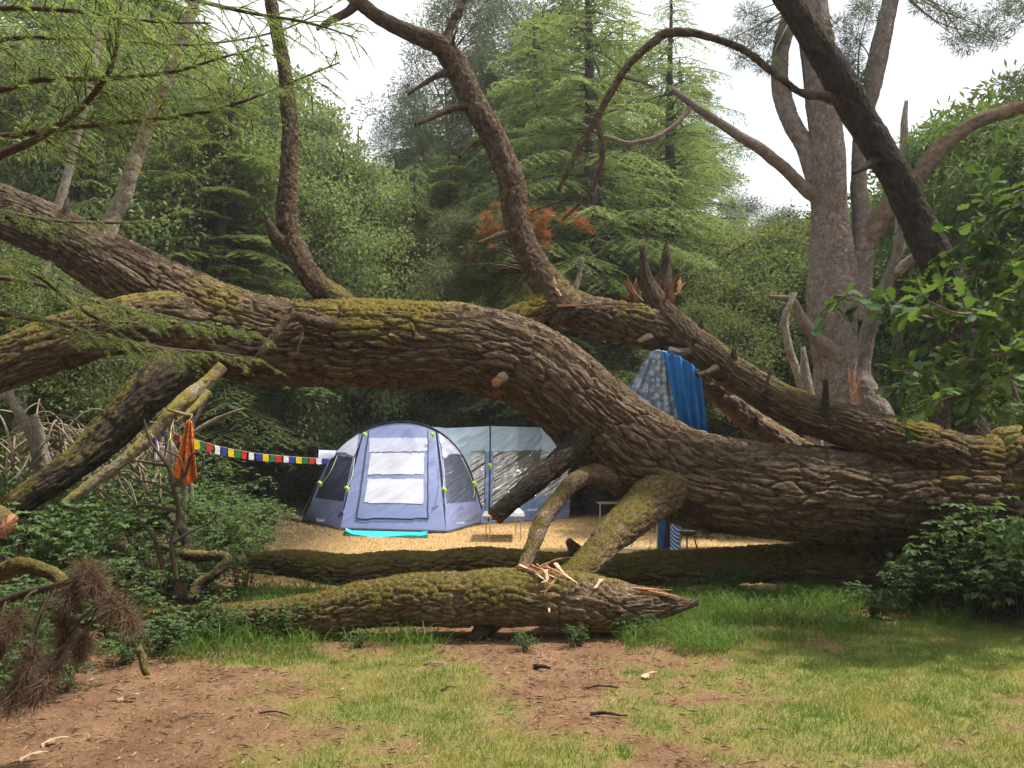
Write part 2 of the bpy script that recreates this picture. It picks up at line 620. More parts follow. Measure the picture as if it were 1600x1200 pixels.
    if cap:
        V = np.vstack([V, p[0], p[-1]])
        k0, k1 = nu * nv, nu * nv + 1
        t0 = np.stack([np.roll(idx[0], -1), idx[0], np.full(nv, k0)], -1)
        t1 = np.stack([idx[-1], np.roll(idx[-1], -1), np.full(nv, k1)], -1)
        tris = np.vstack([t0, t1])
        pl = np.concatenate([pl, [0.5, 0.5]])
        msf = np.concatenate([msf, [0, 0]])
        bu, bv = np.concatenate([bu, [bu[0], bu[-1]]]), np.concatenate([bv, [0, 0]])
    return V, q, tris, dict(plate=pl, moss=msf, bu=bu, bv=bv)


def px_ctrl(rows):
    """rows (px, py, Y, radius in photo px) -> world control rows"""
    out = []
    for x, y, Y, r in rows:
        p = P(x, y, Y)
        out.append([p[0], p[1], p[2], r * Y / F])
    return out


def limb(name, rows, parent, mat='bark', **kw):
    capm = kw.pop('capmat', None)
    tuft = kw.pop('tuft', 0)
    V, q, t, at = bark_tube(px_ctrl(rows), **kw)
    o = part(name, V, [(q, 0), (t, 1 if capm else 0)], [M[mat]] + ([M[capm]] if capm else []), parent, at)
    if tuft:      # little moss shoots standing on the mossy skin
        rg = np.random.default_rng(kw.get('seed', 0) + 900)
        w = at['moss'][q].mean(1) ** 2
        a_, b_ = V[q[:, 1]] - V[q[:, 0]], V[q[:, 3]] - V[q[:, 0]]
        nn = nrmz(np.cross(b_, a_))
        ctr = V[q].mean(1)
        mid = np.array(px_ctrl(rows))[:, :3]
        near = mid[np.argmin(((ctr[::50, None, :] - mid[None]) ** 2).sum(-1), 1)]
        if np.mean(((ctr[::50] - near) * nn[::50]).sum(1)) < 0:
            nn = -nn
        k = rg.choice(len(q), tuft, p=w / w.sum())
        pos = ctr[k] + (rg.random((tuft, 1)) - .5) * a_[k] + (rg.random((tuft, 1)) - .5) * b_[k]
        d = nn[k] + rg.normal(0, .55, (tuft, 3)) + np.array([0, 0, -.1])
        tv = vnoise(pos * 9, 3)
        v, f, tn = leaf_arrays(pos - nn[k] * .003, d, rg.normal(size=(tuft, 3)), .010 + .020 * rg.random(tuft) * tv, .005, np.clip(tv * .8 + .3 * rg.random(tuft) - .1, 0, 1))
        part('moss', v, [(f, 0)], [M['moss_tuft']], o, dict(tint=tn), smooth=False, kind='stuff')
    return o


# simple thin tubes, many joined in one mesh
class Tubes:
    def __init__(s):
        s.V, s.F, s.n = [], [], 0

    def add(s, pts, rad, sides=5):
        pts = np.asarray(pts, float)
        rad = np.broadcast_to(np.asarray(rad, float), (len(pts),))
        T, A, B = frames(pts)
        th = np.linspace(0, 2 * math.pi, sides, endpoint=False)
        pos = pts[:, None, :] + (A[:, None, :] * np.cos(th)[None, :, None] +
                                 B[:, None, :] * np.sin(th)[None, :, None]) * rad[:, None, None]
        nu = len(pts)
        idx = np.arange(nu * sides).reshape(nu, sides) + s.n
        a, b = idx[:-1], idx[1:]
        s.F.append(np.stack([a, np.roll(a, -1, 1), np.roll(b, -1, 1), b], -1).reshape(-1, 4))
        s.V.append(pos.reshape(-1, 3))
        s.n += nu * sides
        if sides == 4:
            s.F.append(idx[0][::-1][None, :])
            s.F.append(idx[-1][None, :])
        return s

    def arrays(s):
        return np.vstack(s.V), np.vstack(s.F)


def curve_pts(ctrl, step=0.08):
    return spline(np.asarray(ctrl, float), step)


# ------------------------------------------------------------------ leaf clouds
def leaf_arrays(pos, d, nrm, L, Wd, tint, shape='tri', fold=0.15):
    pos = np.asarray(pos, float)
    n = len(pos)
    d = nrmz(np.asarray(d, float))
    side = nrmz(np.cross(d, nrm))
    nn = np.cross(side, d)
    L = np.broadcast_to(np.asarray(L, float), (n,))[:, None]
    Wd = np.broadcast_to(np.asarray(Wd, float), (n,))[:, None]
    if shape == 'tri':
        V = np.stack([pos - side * Wd * .5, pos + side * Wd * .5, pos + d * L], 1).reshape(-1, 3)
        Fc = np.arange(n * 3).reshape(n, 3)
        tn = np.repeat(tint, 3)
    else:
        mid = pos + d * L * 0.45
        V = np.stack([pos, mid + side * Wd * .5 + nn * L * fold * .4, pos + d * L - nn * L * fold * .5,
                      mid - side * Wd * .5 + nn * L * fold * .4], 1).reshape(-1, 3)
        k = np.arange(n)[:, None] * 4
        Fc = np.vstack([k + np.array([0, 1, 2]), k + np.array([0, 2, 3])])
        tn = np.repeat(tint, 4)
    return V, Fc, tn


def rdir(n, rng):
    v = rng.normal(size=(n, 3))
    return nrmz(v)


def merge(arrs):
    V, Fc, Tn, o = [], [], [], 0
    for v, f, t in arrs:
        V.append(v)
        Fc.append(f + o)
        Tn.append(t)
        o += len(v)
    return np.vstack(V), np.vstack(Fc), np.concatenate(Tn)


def conifer(seed, Ht, R, base, style='fir', whorl=0.42, nb=5, tw_step=0.2, nd_step=0.05, nL=0.075, nW=0.018):
    rng = np.random.default_rng(seed)
    tb = Tubes()
    zz = np.linspace(0, Ht, 14)
    wob = np.cumsum(rng.normal(0, 0.03, (14, 2)), 0)
    rt = 0.02 + 0.014 * Ht * (1 - zz / Ht) ** 0.9
    tb.add(np.column_stack([wob, zz]), rt, 8)
    ts, td, tl, tt = [], [], [], []
    z = base
    while z < Ht - 0.15:
        f = (z - base) / (Ht - base)
        for k in range(nb):
            az = rng.random() * 2 * math.pi
            L = R * (max(0.03, 1 - f) ** 0.55) * (0.45 + 0.65 * rng.random()) * (0.75 + 0.25 * min(1, f * 6))
            if rng.random() < 0.12:
                L *= 0.5
            z0 = z + rng.normal(0, 0.12)
            e = np.array([math.cos(az), math.sin(az), 0])
            drp = {'fir': 0.22, 'larch': 0.34, 'spruce': 0.30}[style] * (0.7 + 0.6 * rng.random())
            ris = 0.16 * rng.random() + 0.04
            t = np.linspace(0, 1, 7)
            bp = e[None] * (L * t)[:, None]
            bp[:, 2] += z0 + ris * L * t * 1.6 - drp * L * t * t * 1.7
            bp[:, 0] += np.interp(z0, zz, wob[:, 0])
            bp[:, 1] += np.interp(z0, zz, wob[:, 1])
            tb.add(bp, np.linspace(0.012 + 0.006 * L, 0.004, 7), 4)
            m = max(2, int(L * 0.92 / tw_step))
            tv = 0.10 + 0.90 * (np.arange(m) + rng.random(m) * 0.7) / m
            cl = 0.5 * rng.random()
            for s in (-1, 1):
                q = np.column_stack([np.interp(tv, t, bp[:, i]) for i in range(3)])
                tang = nrmz(np.column_stack([np.interp(tv, t, np.gradient(bp[:, i], t)) for i in range(3)]))
                sd = nrmz(np.cross(tang, [0, 0, 1.0])) * s
                dd = tang * (0.55 + 0.3 * rng.random((m, 1))) + sd * (0.9 + 0.3 * rng.random((m, 1)))
                hang = {'fir': 0.18, 'larch': 0.75, 'spruce': 0.45}[style]
                dd[:, 2] -= hang * (0.4 + rng.random(m))
                ln = 0.20 + 0.40 * L * (1 - tv) * 0.75 + 0.18 * rng.random(m)
                ts.append(q)
                td.append(nrmz(dd))
                tl.append(np.minimum(ln, 0.85))
                tt.append(np.full(m, cl) + 0.3 * tv)
        z += whorl * (0.75 + 0.5 * rng.random())
    ts, td, tl, tt = np.vstack(ts), np.vstack(td), np.concatenate(tl), np.concatenate(tt)
    # needles along the twigs
    cnt = np.maximum(3, (tl / nd_step).astype(int))
    idx = np.repeat(np.arange(len(ts)), cnt)
    k = np.concatenate([np.arange(c) for c in cnt])
    fr = (k + rng.random(len(k))) / cnt[idx]
    sag = -0.25 * (fr * tl[idx]) ** 2
    pos = ts[idx] + td[idx] * (fr * tl[idx])[:, None]
    pos[:, 2] += sag
    outs = []
    for s in (-1, 1):
        sd = nrmz(np.cross(td[idx], [0, 0, 1.0])) * s
        d = td[idx] * 0.7 + sd * 0.75 + rng.normal(0, 0.28, (len(idx), 3))
        if style == 'larch':
            d[:, 2] -= 0.25
        nm = rng.normal(0, 0.5, (len(idx), 3)) + np.array([0, 0, 1.0])
        tn = np.clip(tt[idx] * 0.7 + 0.25 * rng.random(len(idx)) + 0.1 * fr, 0, 1)
        outs.append(leaf_arrays(pos, d, nm, nL * (0.7 + 0.6 * rng.random(len(idx))), nW, tn, 'tri'))
    return tb, merge(outs)


def clumped(seed, centres, rads, per, L, Wd, shape='rhomb', radial=False, tbase=None, upb=0.5):
    rng = np.random.default_rng(seed)
    n = len(centres)
    idx = np.repeat(np.arange(n), per)
    m = len(idx)
    o = rdir(m, rng) * (rng.random((m, 1)) ** 0.45)
    o[:, 2] *= 0.72
    pos = centres[idx] + o * rads[idx][:, None]
    d = o * (1.2 if radial else 0.6) + rng.normal(0, 0.45, (m, 3))
    d[:, 2] -= 0.0 if radial else 0.25
    nm = rng.normal(0, 0.6, (m, 3)) + np.array([0, 0, upb])
    tb = rng.random(n) * 0.55 if tbase is None else tbase
    tn = np.clip(tb[idx] + 0.4 * rng.random(m), 0, 1)
    return leaf_arrays(pos, d, nm, L * (0.65 + 0.7 * rng.random(m)), Wd * (0.7 + 0.6 * rng.random(m)), tn, shape)


def broadleaf(seed, Ht, R, base, ncl=170, per=170, L=0.08, Wd=0.045, crad=0.5, shape='rhomb', stems=1, radial=False):
    """rounded, uneven crown from ground-up clumps; limbs lead to the clumps"""
    rng = np.random.default_rng(seed)
    c = []
    while len(c) < ncl:
        z = base + (Ht - base) * rng.random()
        f = (z - base) / (Ht - base)
        prof = math.sqrt(max(0.02, 1 - (2 * f - 0.85) ** 2 / 1.35))
        r = R * prof * (0.45 + 0.6 * rng.random() ** 0.6)
        az = rng.random() * 2 * math.pi
        r *= 0.82 + 0.3 * math.sin(3 * az + seed) * math.sin(z * 1.7 + seed)
        c.append([r * math.cos(az), r * math.sin(az), z])
    c = np.array(c)
    rad = crad * (0.6 + 0.7 * rng.random(ncl))
    tb = Tubes()
    roots = [np.array([rng.normal(0, 0.18 * (stems > 1)), rng.normal(0, 0.18 * (stems > 1)), 0]) for _ in range(stems)]
    tops = []
    for rt in roots:
        top = np.array([rng.normal(0, R * 0.25), rng.normal(0, R * 0.25), Ht * 0.85])
        pts = curve_pts([rt, rt * .6 + top * .3 + rng.normal(0, .1, 3), top * .65 + rng.normal(0, .15, 3), top], 0.5)
        tb.add(pts, np.linspace(0.014 * Ht + 0.02, 0.015, len(pts)), 7)
        tops.append(pts)
    for i in range(0, ncl, 2):
        s = tops[rng.integers(len(tops))]
        zt = max(0.1, c[i][2] - 0.5 * np.linalg.norm(c[i][:2]) - 0.2)
        a = s[np.argmin(np.abs(s[:, 2] - zt))]
        mid = (a + c[i]) / 2 + np.array([0, 0, 0.18])
        tb.add(curve_pts([a, mid, c[i]], 0.4), np.linspace(0.028, 0.005, len(curve_pts([a, mid, c[i]], 0.4))), 4)
    return tb, clumped(seed + 1, c, rad, per, L, Wd, shape, radial)


def tree_proto(name, label, cat, tb, leaves, bark, leafmat, group=None):
    root = thing(name, label, cat, (0, 0, 0), group)
    V, Fq = tb.arrays()
    z = np.zeros(len(V))
    part('trunk', V, [(Fq, 0)], [M[bark]], root, dict(plate=z + .4, moss=z))
    V, Fc, tn = leaves
    part('crown', V, [(Fc, 0)], [M[leafmat]], root, dict(tint=tn), smooth=False)
    return root

# ------------------------------------------------------------------ ground
def ellmask(px, py, ells):
    g = np.full(px.shape, -1.0)
    for cx, cy, rx, ry, w in ells:
        g = np.maximum(g, w - ((px - cx) / rx) ** 2 * .5 - ((py - cy) / ry) ** 2 * .5)
    return g


TURF = [(1350, 1090, 300, 105, .95), (1520, 1030, 220, 75, .95), (620, 1105, 170, 75, .9), (640, 1035, 100, 25, .75),
        (780, 1190, 170, 40, .85), (560, 1180, 190, 50, .8), (1110, 1040, 70, 18, .6), (700, 1070, 70, 40, .8),
        (1250, 1000, 200, 25, .6), (1550, 1180, 250, 60, .7), (420, 1030, 110, 14, .7), (960, 1180, 40, 14, .5)]


def turf_mask(p):
    px, py = proj(p)
    n = fbm(np.column_stack([p[:, 0] * 1.5, p[:, 1] * 1.5, np.zeros(len(p))]), 4, 21)
    n2 = fbm(np.column_stack([p[:, 0] * 7, p[:, 1] * 7, np.zeros(len(p))]), 3, 23)
    g = ellmask(px, py, TURF) + (n - .5) * 1.5 + (n2 - .5) * 1.1
    return sstep(-0.05, 0.75, g) * (p[:, 1] < 9.3)


def straw_mask(p):
    px, py = proj(p)
    n = fbm(np.column_stack([p[:, 0] * .8, p[:, 1] * .8, np.zeros(len(p))]), 4, 31)
    e = sstep(9.0, 9.8, p[:, 1] + (n - .5)) * (1 - sstep(17.0, 19.5, p[:, 1] + (n - .5) * 3))
    e *= sstep(-5.2, -3.6, p[:, 0] + (n - .5) * 3) * (1 - sstep(4.5, 6.5, p[:, 0] + (n - .5) * 3))
    return e


def ground_z(x, y):
    p = np.column_stack([np.ravel(x) * .5, np.ravel(y) * .5, np.zeros(np.size(x))])
    z = (fbm(p, 3, 61) - .5) * 0.10
    z = z * sstep(3.0, 4.5, np.ravel(y)) * 0.8
    far = np.maximum(0, np.ravel(y) - 19)
    z = z + 0.02 * np.minimum(far, 40) + (fbm(p * .3, 2, 62) - .5) * np.minimum(far, 8) * 0.12
    # leafy bank at the left
    z = z + 0.28 * sstep(2.6, 4.6, -np.ravel(x) - (np.ravel(y) - 6) * 0.12) * sstep(6.0, 7.6, np.ravel(y))
    return z


def grow(a, b, n):
    return a + (b - a) * (np.linspace(0, 1, n) ** 2.6)


xs = np.concatenate([-grow(10, 600, 22)[::-1], np.linspace(-9.9, 9.9, 250), grow(10, 600, 22)])
ys = np.concatenate([-grow(2, 60, 8)[::-1], np.linspace(-1.5, 3.2, 14), np.linspace(3.26, 12, 180), np.linspace(12.08, 22, 80), grow(22.3, 900, 30)])
X, Yg = np.meshgrid(xs, ys)
nx, ny = len(xs), len(ys)
Zg = ground_z(X, Yg)
fineb = fbm(np.column_stack([X.ravel() * 9, Yg.ravel() * 9, np.zeros(X.size)]), 3, 64) - .5
GV = np.column_stack([X.ravel(), Yg.ravel(), Zg + fineb * 0.03])
gi = np.arange(nx * ny).reshape(ny, nx)
GQ = np.stack([gi[:-1, :-1], gi[:-1, 1:], gi[1:, 1:], gi[1:, :-1]], -1).reshape(-1, 4)
gt, gs = turf_mask(GV), straw_mask(GV)
gd = np.clip(sstep(18.5, 21, GV[:, 1]) + sstep(2.0, 4.0, -GV[:, 0]) * sstep(6.5, 8, GV[:, 1]), 0, 1)

m, t, out = new_mat('ground_soil')
b = N(t, 'ShaderNodeBsdfPrincipled', Roughness=0.95)
b.inputs['Specular IOR Level'].default_value = 0.1
tc = N(t, 'ShaderNodeTexCoord')
n1 = N(t, 'ShaderNodeTexNoise', Scale=2.2, Detail=8, Roughness=0.65)
n2 = N(t, 'ShaderNodeTexNoise', Scale=45.0, Detail=8, Roughness=0.8)
n3 = N(t, 'ShaderNodeTexNoise', Scale=160.0, Detail=4, Roughness=0.8)
for n in (n1, n2, n3):
    t.links.new(tc.outputs['Object'], n.inputs['Vector'])
r1 = ramp(t, [(0.3, (0.165, 0.086, 0.048)), (0.7, (0.32, 0.195, 0.112))])
t.links.new(n1.outputs['Fac'], r1.inputs['Fac'])
r2 = ramp(t, [(0.30, 0.36), (0.5, 0.95), (0.70, 1.5)])
t.links.new(n2.outputs['Fac'], r2.inputs['Fac'])
mu = N(t, 'ShaderNodeMixRGB', blend_type='MULTIPLY')
mu.inputs['Fac'].default_value = 1
t.links.new(r1.outputs['Color'], mu.inputs['Color1'])
t.links.new(r2.outputs['Color'], mu.inputs['Color2'])


def gmix(attr, prev, stops, noise):
    at = N(t, 'ShaderNodeAttribute', attribute_name=attr)
    rc = ramp(t, stops)
    t.links.new(noise.outputs['Fac'], rc.inputs['Fac'])
    mx = N(t, 'ShaderNodeMixRGB')
    t.links.new(at.outputs['Fac'], mx.inputs['Fac'])
    t.links.new(prev.outputs['Color'], mx.inputs['Color1'])
    t.links.new(rc.outputs['Color'], mx.inputs['Color2'])
    return mx


a1 = gmix('turf', mu, [(0.3, (0.18, 0.175, 0.05)), (0.7, (0.34, 0.30, 0.105))], n2)
a2 = gmix('straw', a1, [(0.28, (0.36, 0.215, 0.095)), (0.72, (0.66, 0.46, 0.225))], n2)
a3 = gmix('forest', a2, [(0.3, (0.035, 0.026, 0.016)), (0.7, (0.10, 0.068, 0.04))], n2)
t.links.new(a3.outputs['Color'], b.inputs['Base Color'])
bp = N(t, 'ShaderNodeBump', Strength=0.7, Distance=0.03)
t.links.new(n2.outputs['Fac'], bp.inputs['Height'])
bp2 = N(t, 'ShaderNodeBump', Strength=0.5, Distance=0.01)
t.links.new(n3.outputs['Fac'], bp2.inputs['Height'])
t.links.new(bp.outputs['Normal'], bp2.inputs['Normal'])
t.links.new(bp2.outputs['Normal'], b.inputs['Normal'])
t.links.new(b.outputs[0], out.inputs['Surface'])
M['ground'] = m
gme = make_mesh('ground', GV, [(GQ, 0)], dict(turf=gt, straw=gs, forest=gd), [m])
tag(link('ground', gme), 'bare brown soil with patches of worn turf and dry straw', 'ground', kind='structure')


def gz(x, y):
    return float(ground_z(np.array([x]), np.array([y]))[0])


# ------------------------------------------------------------------ the fallen tree
FT = thing('fallen_tree', 'huge fallen pine arching over the campsite, ridged brown bark, moss on top', 'tree',
           (float(P(1450, 920, 8.8)[0]), 8.8, 0))


def moss_spots(spots):
    """list of (px,py,radius px,weight)"""
    def f(Pf, s):
        px, py = proj(Pf)
        m = np.zeros(len(Pf))
        for x, y, rd, w in spots:
            m = np.maximum(m, w * np.exp(-(((px - x) ** 2 + (py - y) ** 2) / rd ** 2)))
        return m
    return f


D0 = 8.8
limb('trunk', [(1780, 800, 8.9, 135), (1640, 795, 8.85, 104), (1520, 785, D0, 88), (1400, 778, D0, 76), (1290, 774, D0, 72),
               (1180, 763, D0, 73), (1095, 748, D0, 75), (1035, 720, D0, 71), (974, 682, D0, 68), (925, 643, D0, 66), (880, 606, D0, 66),
               (812, 562, D0, 67), (715, 541, D0, 68), (620, 538, D0, 67), (520, 536, D0, 66), (430, 533, D0, 65),
               (345, 515, 8.85, 68), (260, 468, 9.0, 60), (165, 408, 9.2, 48), (70, 356, 9.5, 43), (-70, 302, 9.8, 42)],
     FT, 'bark', res=0.0130, depth=0.050, su=0.36, sv=0.078, crook=.35, seed=11, lump=0.07,
     moss_fn=moss_spots([(560, 485, 75, 1.15), (640, 480, 70, .95), (600, 530, 60, .75), (480, 500, 50, .6), (690, 510, 60, .5), (1560, 710, 90, .8),
                         (330, 470, 60, .55), (260, 520, 60, .6), (1000, 800, 70, .75)]), tuft=26000)
limb('limb', [(385, 528, D0, 56), (290, 518, 8.7, 54), (200, 516, 8.5, 46), (100, 541, 8.3, 42), (0, 575, 8.1, 38), (-120, 620, 7.9, 37)],
     FT, 'bark', res=0.0140, depth=0.042, su=0.34, sv=0.075, seed=12, moss_fn=moss_spots([(180, 480, 110, .7), (40, 530, 100, .6)]))
limb('limb', [(1690, 765, 8.75, 90), (1580, 738, 8.65, 68), (1490, 712, 8.6, 50), (1400, 688, 8.6, 38), (1300, 660, 8.65, 31), (1220, 627, 8.8, 28),
              (1150, 585, 8.95, 26), (1090, 541, 9.1, 26), (1045, 498, 9.2, 25), (1020, 462, 9.25, 19), (1008, 428, 9.27, 9), (1004, 394, 9.28, 4.5)],
     FT, 'bark', res=0.0140, depth=0.034, su=0.26, sv=0.065, seed=13, jag=0.1,
     moss_fn=moss_spots([(1230, 640, 60, .95), (1150, 560, 40, .5), (1440, 660, 50, .9), (1560, 700, 60, .7)]), tuft=9000)
limb('limb', [(770, 520, 9.1, 24), (815, 500, 9.2, 24), (865, 482, 9.3, 28), (930, 496, 9.3, 32), (1000, 510, 9.25, 34), (1060, 530, 9.2, 28)],
     FT, 'bark', res=0.0165, depth=0.04, su=0.22, sv=0.07, seed=14,
     moss_fn=moss_spots([(835, 485, 50, 1.0), (1000, 510, 40, .8), (880, 460, 30, .7)]), tuft=8000)
limb('limb', [(1050, 555, 9.5, 20), (1110, 605, 9.6, 19), (1170, 655, 9.6, 19), (1240, 702, 9.5, 20), (1300, 745, 9.3, 22)],
     FT, 'bark_moss', res=0.018, depth=0.03, su=0.2, sv=0.06, seed=15, moss=0.35)
limb('limb', [(890, 500, 9.3, 38), (862, 455, 9.32, 29), (836, 412, 9.36, 23), (815, 365, 9.4, 21), (800, 305, 9.4, 20.5), (778, 238, 9.4, 20), (745, 172, 9.4, 20),
              (712, 112, 9.4, 19), (686, 76, 9.35, 16), (640, 56, 9.3, 12.5), (588, 26, 9.2, 12), (530, -24, 9.1, 11)],
     FT, 'bark', res=0.0165, depth=0.026, su=0.11, sv=0.05, seed=16, moss_fn=moss_spots([(870, 440, 45, .85), (850, 480, 40, .9), (830, 430, 30, .6)]))
limb('limb', [(552, 495, 8.85, 32), (528, 472, 8.9, 21), (498, 444, 8.95, 18), (465, 398, 9.0, 18), (446, 348, 9.0, 16.5), (452, 280, 9.0, 14), (455, 200, 9.0, 13),
              (446, 120, 9.0, 11.5), (432, 40, 9.0, 11), (415, -50, 9.0, 10)],
     FT, 'bark', res=0.0165, depth=0.026, su=0.08, sv=0.045, seed=17, moss_fn=moss_spots([(520, 470, 40, .7)]))
limb('limb', [(158, 385, 9.2, 20), (172, 350, 9.2, 13), (198, 290, 9.2, 12), (226, 210, 9.2, 10), (257, 130, 9.2, 9.5), (292, 40, 9.2, 9), (315, -40, 9.2, 8)],
     FT, 'bark_pale', res=0.018, depth=0.014, su=0.1, sv=0.04, seed=18, moss=0.75)
# leaning limb out of the butt, its backlit shade put into the bark colour
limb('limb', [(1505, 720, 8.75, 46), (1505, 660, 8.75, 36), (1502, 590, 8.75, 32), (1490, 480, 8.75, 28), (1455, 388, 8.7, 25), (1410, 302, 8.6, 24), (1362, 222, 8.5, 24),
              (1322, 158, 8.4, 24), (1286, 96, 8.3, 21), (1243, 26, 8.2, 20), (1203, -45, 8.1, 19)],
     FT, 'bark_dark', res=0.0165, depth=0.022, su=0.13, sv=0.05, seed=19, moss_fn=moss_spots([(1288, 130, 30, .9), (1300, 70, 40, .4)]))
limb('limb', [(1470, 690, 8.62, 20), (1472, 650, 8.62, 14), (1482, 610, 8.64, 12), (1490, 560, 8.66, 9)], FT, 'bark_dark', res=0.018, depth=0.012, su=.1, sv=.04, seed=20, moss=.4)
limb('branch', [(1322, 160, 8.38, 10), (1290, 152, 8.3, 8), (1255, 146, 8.25, 6), (1215, 118, 8.2, 5.5), (1170, 84, 8.2, 5.5), (1120, 60, 8.2, 6), (1050, 50, 8.2, 7), (1010, 75, 8.2, 6.5),
                (970, 118, 8.2, 6), (930, 190, 8.2, 5.5), (895, 252, 8.2, 4.5), (872, 298, 8.2, 3)], FT, 'bark', res=0.014, depth=0.010, su=.06, sv=.03, seed=21, moss=.15)
limb('branch', [(932, 180, 8.2, 5), (942, 235, 8.2, 4.5), (930, 285, 8.2, 4), (905, 318, 8.2, 3), (880, 342, 8.2, 2)], FT, 'bark', res=0.014, depth=0.006, su=.06, sv=.03, seed=22)
limb('branch', [(690, 82, 9.35, 10), (705, 45, 9.35, 7), (728, -5, 9.35, 5), (745, -40, 9.35, 3)], FT, 'bark', res=0.016, depth=0.008, su=.07, sv=.03, seed=23)
limb('branch', [(562, 0, 9.16, 11), (545, 16, 9.15, 7), (522, 28, 9.1, 6), (495, 46, 9.05, 3)], FT, 'bark', res=0.016, depth=0.008, su=.07, sv=.03, seed=24)
# sawn stub and props beneath
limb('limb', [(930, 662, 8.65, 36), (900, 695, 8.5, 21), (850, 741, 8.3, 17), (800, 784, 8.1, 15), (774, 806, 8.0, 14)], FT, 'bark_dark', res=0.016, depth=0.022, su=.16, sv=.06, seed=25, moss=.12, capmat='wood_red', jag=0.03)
limb('limb', [(970, 750, 8.7, 26), (928, 740, 8.5, 16), (888, 757, 8.2, 13), (855, 802, 7.8, 12), (834, 850, 7.4, 11), (818, 893, 7.1, 10), (810, 912, 7.0, 10)],
     FT, 'bark_moss', res=0.016, depth=0.018, su=.12, sv=.05, seed=26, moss=.45, tuft=4000)
limb('limb', [(1055, 740, 8.7, 52), (1012, 784, 8.4, 34), (968, 828, 7.9, 25), (918, 878, 7.35, 21), (888, 906, 7.1, 20), (868, 928, 7.0, 20)],
     FT, 'bark_moss', res=0.015, depth=0.026, su=.14, sv=.05, seed=27, moss=.8, tuft=14000)
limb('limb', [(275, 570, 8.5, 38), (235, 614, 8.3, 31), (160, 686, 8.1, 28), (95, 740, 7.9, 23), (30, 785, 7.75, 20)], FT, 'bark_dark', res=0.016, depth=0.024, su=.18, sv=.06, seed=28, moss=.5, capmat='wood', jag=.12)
limb('branch', [(520, 507, 8.3, 11), (490, 503, 8.2, 9), (455, 496, 8.1, 7.5), (432, 522, 8.0, 6.5), (405, 555, 7.9, 5.5), (380, 580, 7.9, 3)], FT, 'bark', res=0.014, depth=0.010, su=.07, sv=.03, seed=29, moss=.3)
for k, rows in enumerate([
        [(455, 500, 8.1, 6), (452, 490, 8.08, 4), (455, 482, 8.06, 2)],
        [(478, 506, 8.2, 4), (470, 530, 8.1, 2.5), (463, 555, 8.05, 1.5)],
        [(448, 385, 9.0, 16), (432, 370, 8.9, 11), (418, 344, 8.85, 4)],
        [(742, 164, 9.38, 9), (706, 170, 9.25, 6.5), (650, 195, 9.05, 3)],
        [(708, 108, 9.38, 7), (676, 122, 9.25, 4.5), (640, 146, 9.15, 2)],
        [(768, 215, 9.38, 5), (735, 228, 9.25, 3), (718, 245, 9.2, 2)],
        [(715, 85, 9.3, 5), (708, 65, 9.25, 3), (712, 50, 9.2, 1.5)],
        [(812, 362, 9.38, 7), (780, 366, 9.2, 4.5), (748, 380, 9.05, 2.5)],
        [(1372, 250, 8.5, 9), (1355, 258, 8.35, 6), (1334, 270, 8.2, 3.5)],
        [(1305, 130, 8.3, 10), (1298, 95, 8.2, 7), (1290, 78, 8.15, 4)],
        [(1045, 548, 9.0, 7), (1065, 550, 8.95, 6), (1088, 546, 8.95, 5)],
        [(1120, 575, 8.8, 6), (1105, 582, 8.75, 5), (1090, 586, 8.7, 4)],
        [(1020, 525, 9.1, 8), (1008, 530, 8.95, 6), (996, 536, 8.85, 4)],
        [(1148, 565, 8.85, 6), (1147, 552, 8.8, 5), (1150, 538, 8.8, 3)],
        [(1290, 650, 8.5, 7), (1291, 620, 8.45, 5), (1290, 596, 8.42, 4)],
        [(1190, 618, 8.7, 5), (1197, 600, 8.65, 3), (1205, 578, 8.62, 1.5)],
        [(1130, 615, 8.9, 5), (1118, 603, 8.8, 4), (1140, 598, 8.8, 2)],
        [(1098, 515, 9.1, 4), (1096, 505, 9.05, 3), (1097, 497, 9.05, 1.5)],
        [(1180, 668, 9.4, 5), (1182, 655, 9.35, 4), (1180, 648, 9.35, 2)],
        [(895, 460, 9.2, 5), (905, 430, 9.2, 3.5), (910, 405, 9.2, 2.5)],
        [(1042, 490, 9.3, 12), (1043, 440, 9.35, 10), (1042, 400, 9.35, 7), (1041, 380, 9.35, 2)],
        [(790, 585, 8.5, 9), (782, 594, 8.22, 8.5), (775, 598, 8.1, 8)],
        [(890, 310, 8.2, 2), (860, 320, 8.3, 1.6), (832, 330, 8.4, 1.2)],
        [(975, 120, 8.2, 3), (1000, 128, 8.2, 2.5), (1018, 135, 8.2, 1.5)],
        [(100, 365, 9.3, 7), (103, 335, 9.25, 6), (105, 312, 9.25, 3)]]):
    cut = k == 21
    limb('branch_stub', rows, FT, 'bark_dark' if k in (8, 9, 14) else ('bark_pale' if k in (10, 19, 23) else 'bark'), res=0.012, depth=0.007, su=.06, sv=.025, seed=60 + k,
         capmat='wood' if cut else None, jag=0.0 if cut else .04, moss=.15)


